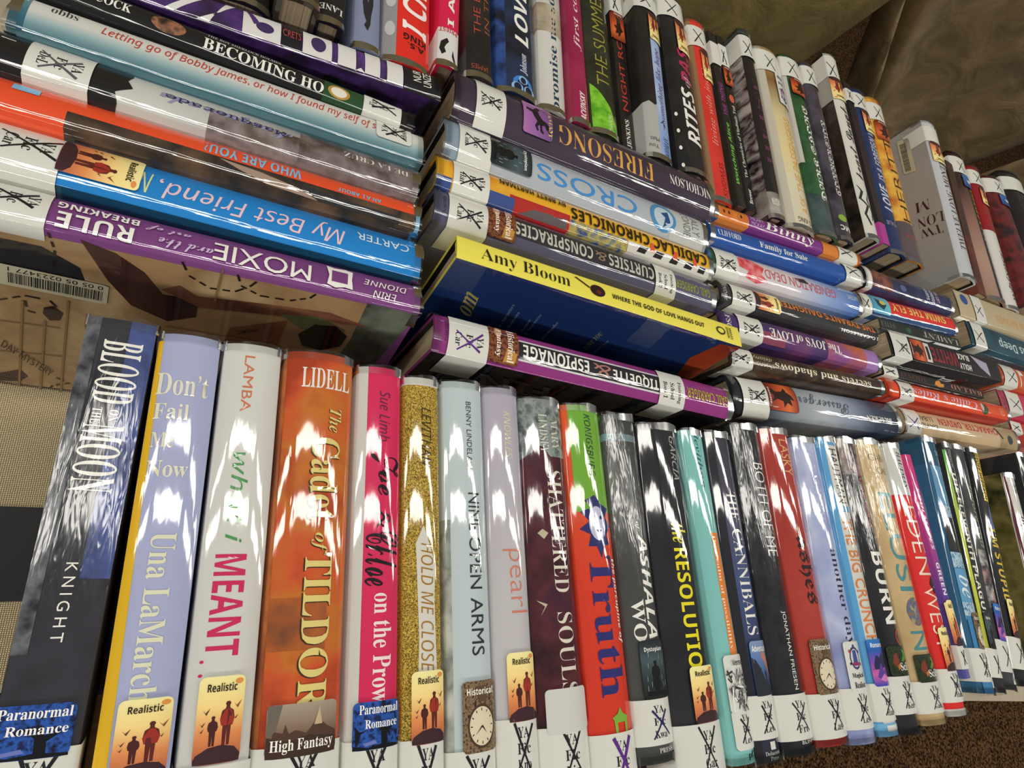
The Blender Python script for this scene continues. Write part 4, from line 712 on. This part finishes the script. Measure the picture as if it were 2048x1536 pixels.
bk(R3,'V',[(1935,642),(2135,712),(1941,685),(2135,754)], ('n','#12343f','#1f4c5c','#0e222a',20.0), 'dark sea blue book with white outlined lettering in the right-edge stack',
  [('t','Dangerous Deep','sb',1998,2110,.0,.5,'#b8c8c8'), lab(1945,1968,'',K)], L=.20, fix='T', hard=False)
bk(R3,'V',[(2001,726),(2190,778),(2000,764),(2190,815)], '#c85a30', 'orange book with white label, right-edge stack, beside the black book with red capitals',
  [('b',2036,2060,'#c85a30'), ('x','L','sb',2040,2048,-.4,.4,W), lab(2006,2032,'',K)], L=.2, fix='T')
bk(R3,'V',[(1998,780),(2190,828),(2002,816),(2190,866)], '#c03052', 'pink book end with a big white label at the right edge',
  [('b',.9,1.,('n','#d04868','#2a1a20',60.0)), lab(2013,2040,'',K)], L=.2, fix='T', hard=False, H=.14)
bk(R3,'V',[(2019,842),(2190,884),(2022,862),(2190,906)], '#b83428', 'red book with white label at the right edge, beside the beige red-lettered book',
  [lab(2020,2042,'',K)], L=.2, fix='T', hard=False, H=.13)
# ---- back row, upside down
BR = 'books of the back row'
def C(q, base, label, e, **k):
    k.setdefault('L', .216) if k.pop('crop', 0) else None
    bk(BR, 'C', q, base, label, e, **k)
C([(420,-190),(552,-185),(400,0),(550,0)], '#17161a', 'plain black book beyond the black and purple one, left end of back row', [], crop=1, gap=.004)
C([(566,-190),(652,-180),(556,-4),(640,2)], '#3a3028', 'book showing only its brown page ends, left of the black book with white capitals', [], crop=1, H=.16, D=.158)
C([(662,-190),(716,-175),(634,38),(695,56)], '#1f1f22', 'black book with small white serif capitals, left of the grey lavender one',
  [('x','LANE','b',10,22,-.42,.42,W)], crop=1, dx=-.0015)
C([(712,-170),(772,-160),(702,88),(765,108)], '#7c84a0', 'grey lavender book with an upside-down dark figure, left of the bright red book',
  [('p',[(62,.0),(52,.14),(44,.06),(30,.16),(8,.22),(-10,.2),(-10,.05),(6,.02),(-10,-.06),(-10,-.2),(8,-.2),(30,-.12),(48,-.1)],'#26262e')], crop=1, gap=.004)
C([(775,-150),(868,-140),(766,111),(862,146)], '#d62c24', 'bright red book with white handwriting and a grey side, in the back row',
  [('b',.0,1.,'#8c8c8e',.24,1.), ('o',.10,.16,.27,.46,'#b8b8b8'), ('o',.22,.28,.27,.46,'#b8b8b8'), ('o',.34,.40,.27,.46,'#b8b8b8'), ('x','A.S.','sb',84,94,-.36,.0,'#241414'), ('x','KING','sb',68,80,-.4,.1,'#241414'), ('t','I CRAWL','sbi',-120,66,-.14,.55,'#f0e4e0')], crop=1)
C([(886,-150),(930,-150),(868,127),(923,137)], '#cf1f4c', 'hot pink and white book with a black ink drawing, right of the bright red book',
  [('b',58,.0,'#d2d0cc'), ('t','I AM','sb',-40,52,-.05,.3,W), ('x','PRIEST','sb',58,66,-.4,.46,'#b8283c'), ('p',[(112,.3),(100,.42),(86,.36),(78,.1),(84,.0),(92,.14),(98,.2),(106,.12)],'#1c1a1e'), ('p',[(124,-.4),(112,-.3),(98,-.2),(110,-.16),(118,-.24)],'#1c1a1e')], crop=1, gap=.0036)
C([(926,-120),(984,-120),(928,192),(998,216)], ('n','#1d1a1c','#2a2426','#3a2c26',30.0), 'near black starry book with thin red capitals, partly behind the dark plum book',
  [('t','THE LOST','lt',-60,70,.1,.26,'#b04838'), ('t','IN THE','lt',-40,60,-.3,.22,'#9c5a34'), ('x','JAMES','lt',128,140,-.3,.34,'#a8503c')], crop=1, gl='j', trim=.022, gap=.0055)
C([(990,-110),(1066,-110),(999,215),(1083,241)], ('n','#161a24','#22304e','#15171d',22.0), 'midnight blue book with white brush capitals and a blue biohazard sign',
  [('b',.0,1.,('n','#16203c','#2c4c8c','#141a2c',40.0),.3,1.), ('t','LOVE','sbi',-30,86,-.1,.36,W), ('t','Johnson','i',104,144,-.12,.2,'#d0d8e4'), ('o',150,184,-.34,.16,'#3c7cc8'), ('o',156,178,-.24,.06,'#16203c'), ('o',150,166,-.2,.02,'#8ab0dc'), ('o',153,165,-.16,-.02,'#16203c'), ('o',166,186,-.38,-.1,'#8ab0dc'), ('o',167,183,-.32,-.14,'#16203c'), ('o',166,186,-.08,.2,'#8ab0dc'), ('o',167,183,-.04,.14,'#16203c')], crop=1, trim=.018)
C([(1071,-100),(1119,-100),(1084,240),(1138,263)], ('g','#c2c0ba','#c8c6c0','#c9c8c2','#8a8478','#a89a88'), 'white book with dark teal lower-case lettering in the back row',
  [('t','promise me something','b',-120,226,-.08,.4,'#1f3c50'), ('b',10,66,('n','#8a7c6a','#b8ac98',60.0))], crop=1, trim=.014)
C([(1126,-90),(1158,-90),(1149,266),(1186,277)], ('n','#8a1c44','#9c2850',26.0), 'maroon book with white handwriting and small slanted white capitals',
  [('t','first comes','i',-60,100,-.02,.44,'#e0c8cc'), ('t','KACVINSKY','sbi',182,244,-.1,.34,'#e8dcdc')], crop=1, trim=.012)
C([(1158,-70),(1208,-70),(1188,268),(1246,302)], ('n','#20231c','#34382c',30.0), 'dark olive book with a bright green ball and thin yellow capitals in the back row',
  [('p',[(172,.44),(184,.2),(210,-.2),(240,-.42),(300,-.46),(310,.44)],('n','#4c9a1c','#8cc83c',120.0)), ('t','THE SUMMER','lt',-20,172,-.02,.46,'#96903c'), ('t','JOHNSON','plain',226,262,-.2,.22,'#c8d8a8')], crop=1, trim=.008)
C([(1212,-32),(1241,-30),(1247,300),(1275,316)], ('n','#1c1818','#2e2422',30.0), 'slim black paperback with red capitals and an orange witch sticker',
  [('t','NIGHT RO','plain',78,222,.0,.42,'#c03c30'), ('t','JENKINS','b',240,296,.0,.36,W), lab(-20,27,'',K), stk('fan',28,84,-.5,.5)], hard=False, H=.13, D=.129, gap=.0025)
C([(1272,-22),(1311,-5),(1293,326),(1360,341)], ('n','#1a1718','#262224',24.0), 'black and torn-white book with a sky blue spine strip in the back row',
  [('p',[(212,.5),(206,.3),(212,.1),(208,.0),(.0,.0),(.0,1.),(212,1.)],'#a9a7a3'), ('b',70,.0,('n','#7f9ace','#a9b9da',20.0),-.5,.02), ('x','You','plain',292,300,.1,.4,'#3a3a3a'), ('x','Matt','plain',278,286,.06,.36,'#3a3a3a'), ('t','something like hope','i',92,240,-.22,.3,'#3a4470'), ('p',[(238,-.16),(246,-.04),(242,-.18),(258,-.2),(246,-.24),(250,-.36)],'#4a3a4a'), ('t','GOODMAN','i',270,330,-.24,.24,'#303c68'), lab(-24,19,'',K), stk('real',24,78,-.5,.04)], trim=.008, gap=.003)
C([(1315,-14),(1369,0),(1370,346),(1429,384)], ('n','#19181a','#242325',30.0), 'black book with loose white and dark red hand-drawn capitals in the back row',
  [('t','RITES','sbi',176,288,-.08,.5,W), ('t','of','i',148,172,-.12,.3,'#b8b0b0'), ('t','PAS','sbi',96,166,-.12,.44,'#b02c58'), ('x','HENSLEY','plain',352,358,-.46,.14,'#d8d8d4'), ('t','. . . .','b',230,340,.42,.08,W), lab(0,37,'',K), stk('real',40,102,-.5,.06)], trim=.009, gap=.0026)
C([(1375,38),(1411,46),(1428,396),(1472,411)], ('n','#c4302a','#d83c32',24.0), 'scarlet book with a tan side and faint white handwriting in the back row',
  [('b',.0,1.,'#8c6a4c',.36,1.), ('t','living with jackie','i',130,290,-.02,.36,'#e08a7c'), ('t','KNOWLES','plain',324,390,-.1,.24,'#7a1c1a'), lab(56,96,'',K), stk('real',100,160,-.5,.1)], gap=.0025)
C([(1415,62),(1429,67),(1475,408),(1496,418)], '#1f1c1c', 'thin black paperback with lime green lettering in the back row',
  [('t','Watching Alice','sbi',245,368,.0,.5,'#6cba48'), ('t','THE THING','sbi',165,230,.0,.5,'#8a3a7c'), lab(86,130,'',None)], hard=False, H=.132, D=.131)
C([(1431,71),(1448,75),(1498,418),(1515,428)], '#191919', 'thin black paperback with small white serif lettering and an orange sticker',
  [('t','The Chronicles of Vladimir Tod','b',212,356,.0,.36,'#c8c8c0'), ('t','Brewer','b',378,408,.0,.4,W), ('o',190,206,-.3,.3,'#c85a3c'), lab(92,134,'',K), stk('fan',136,174,-.5,.5)], hard=False, H=.132, D=.131)
C([(1478,58),(1501,63),(1546,432),(1577,443)], '#1e1a1d', 'black spined book with a side of pale and dark sweeping stripes in the back row',
  [('b',.0,1.,('n','#1c1418','#b8b0ac','#3a2028','#cfc8c4',22.0,2.0),.5,1.), ('b',.0,.12,('n','#5a5450','#a8a29a',40.0)), ('t','HEIST','s',160,330,.0,.36,'#5a2a4a'), ('t','ANDREA','plain',398,412,.1,.5,W), ('b',.97,1.,'#3c4440'), lab(74,116,'',K)])
C([(1515,96),(1558,101),(1584,450),(1640,468)], ('g','#cfc4ac','#d2cab0','#d8c690','#cdbd92','#7c5a34','#b8956a'), 'cream book with gold capitals and a colourful round sticker in the back row',
  [('b',.0,1.,'#bdb6a6',.3,1.), ('t','ASK THE PASSENGERS','plain',232,425,-.16,.3,'#d8a858'), ('x','A.S. KING','plain',436,446,-.4,.2,'#4a4238'), lab(106,146,'',K), stk('magic',146,206,-.5,.0)])
C([(1562,108),(1600,119),(1640,461),(1683,481)], ('n','#14301f','#2c5a34','#1a2a20',26.0), 'dark green leafy book with white twig lettering in the back row',
  [('b',.0,.2,('n','#2a3a3c','#4a5c5e',40.0)), ('b',118,330,'#b8b6b0',.38,1.), ('t','DARK SHORE','fr',210,400,-.16,.36,W), lab(120,158,'',K), stk('fan',160,192,-.5,.3)])
C([(1603,124),(1631,131),(1684,480),(1711,483)], ('n','#221c26','#4c4652','#16141a',18.0), 'dark purple grey book with pale twisted lettering, left of the white ivy book',
  [('t','CONVERSION','fr',240,390,-.1,.4,'#c8c4c8'), ('x','MC','sb',452,462,-.3,.3,W), ('o',430,444,-.2,.3,'#86a83c'), lab(136,172,'',K)])
C([(1651,108),(1672,113),(1736,471),(1766,483)], '#cfcdc4', 'white book with black ivy scrolls and a dark bark-brown side in the back row',
  [('b',.0,1.,('n','#2c2420','#4a3c32','#1f1c14',34.0),.5,1.), ('b',.72,.86,'#bdb9b2',.5,1.), ('t','heart Laugh','sc',214,360,-.06,.66,'#1a1818'), ('p',[(372,.4),(385,.1),(400,.3),(412,-.1),(430,.2),(450,.0),(452,.1),(430,.32),(412,.06),(400,.42),(384,.24)],'#2a2c22'), ('p',[(380,-.3),(400,-.1),(420,-.34),(440,-.16),(440,-.1),(420,-.24),(400,.0)],'#2a2c22'), lab(116,158,'',K,(-.5,1.)), stk('real',158,202,-.5,.5)])
C([(1686,164),(1700,168),(1768,486),(1781,493)], '#201820', 'thin black and magenta paperback between the ivy book and the navy book',
  [('b',.0,.12,'#a8388c'), lab(180,204,'',K)], hard=False)
C([(1703,178),(1731,183),(1783,501),(1820,517)], ('n','#1f2c54','#283a68',30.0), 'navy blue book with pale slanted capitals in the back row',
  [('t','LOVE','sbi',370,422,.0,.44,'#c4ccdc'), ('t','IS A FOREIGN W','sbi',258,362,-.04,.34,'#b4bcd0'), ('x','NATALIE','plain',444,452,-.4,.3,'#a89ab0'), lab(190,220,'',K), stk('real',222,266,-.5,.2)])
C([(1734,195),(1766,202),(1822,520),(1853,531)], ('n','#c87824','#e0b048','#b0541c',26.0), 'fiery orange and yellow book with thin dark capitals in the back row',
  [('b',.0,.22,('n','#4a4044','#5c5054',30.0)), ('t','HERITTI','lt',268,444,.0,.4,'#3a2414'), ('x','MORRIS','plain',470,478,-.4,.3,'#9c4438'), lab(210,244,'',K), stk('fan',246,284,-.4,.4)])
C([(1849,240),(1874,252),(1929,556),(1959,560)], '#b9bbc0', 'silver grey book with a broad plain side and a barcode in the back row',
  [('b',.0,1.,'#a9a8a6',.5,1.), ('t','TWELVE LONG MONTHS','s',312,500,.0,.36,'#3a2a2a'), ('st','TW','s',1,[(1882,447),(1838,460),(1888,464)],'#3a1f28'), ('st','LON','s',1,[(1887,420),(1834,438),(1890,441)],'#3a1f28'), ('st','M','s',1,[(1859,397),(1829,408),(1862,417)],'#3a1f28'), ('bar',1,[(1833,342),(1817,276),(1809,350)],''), lab(258,288,'',None,(-.5,.9)), stk('real',288,328,-.5,.4)], H=.158)
C([(1893,322),(1903,326),(1956,584),(1977,597)], ('n','#2a1a16','#4a2a22',30.0), 'thin dark brown paperback just right of the tall silver grey book', [('b',.0,.4,('n','#6a3022','#3a2018',40.0))], hard=False)
C([(1900,304),(1931,311),(1984,603),(2021,602)], ('g','#9a7a6a','#a98878','#8a6456','#3a2420','#241818'), 'book with a skin-toned cover and black strip near the back row’s right end',
  [('b',.0,.9,'#1f181a',-.5,.0), ('b',490,.0,'#c9c6c0',.0,.06) if 0 else ('b',.93,1.,'#2a1418'), ('t','VAMPIRE','i',370,480,-.24,.3,'#b8902c'), lab(318,350,'',K), stk('blue',352,376,-.4,.2)], gap=.008)
C([(1938,333),(1961,337),(2018,612),(2048,628)], '#cfccc6', 'white and red book with a realistic sticker near the right end of the back row',
  [('b',.52,1.,'#8c1a20'), ('b',.0,1.,'#d0542c',-.5,-.38), ('t','whisper','i',500,600,-.1,.3,'#2a2020'), lab(344,372,'',K), stk('real',376,410,-.5,.2)], gap=.0052)
C([(1976,355),(2008,358),(2068,612),(2105,620)], ('n','#3a1416','#6a2020','#241416',40.0), 'dark red and black book with a blue sticker near the back row’s end', [lab(362,390,'',K), stk('blue',392,412,-.4,.2)])
C([(2011,347),(2046,348),(2106,606),(2144,612)], '#1f1718', 'black book with a blank white label at the right end of the back row', [lab(360,386,'',None)])
# ------------------------------------------------------------------ build them all
keys = set()
for d in BOOKS:
    gather(d, keys)
prepare_texts(keys)
n_front = 0
for d in BOOKS:
    if d['grp'] == FR:
        n_front += 1
        if n_front > 11: d.setdefault('ts', -.08)
    if d['grp'] == LS and d['o'] == 'V': d.setdefault('ts', .08)
    build_book(d)
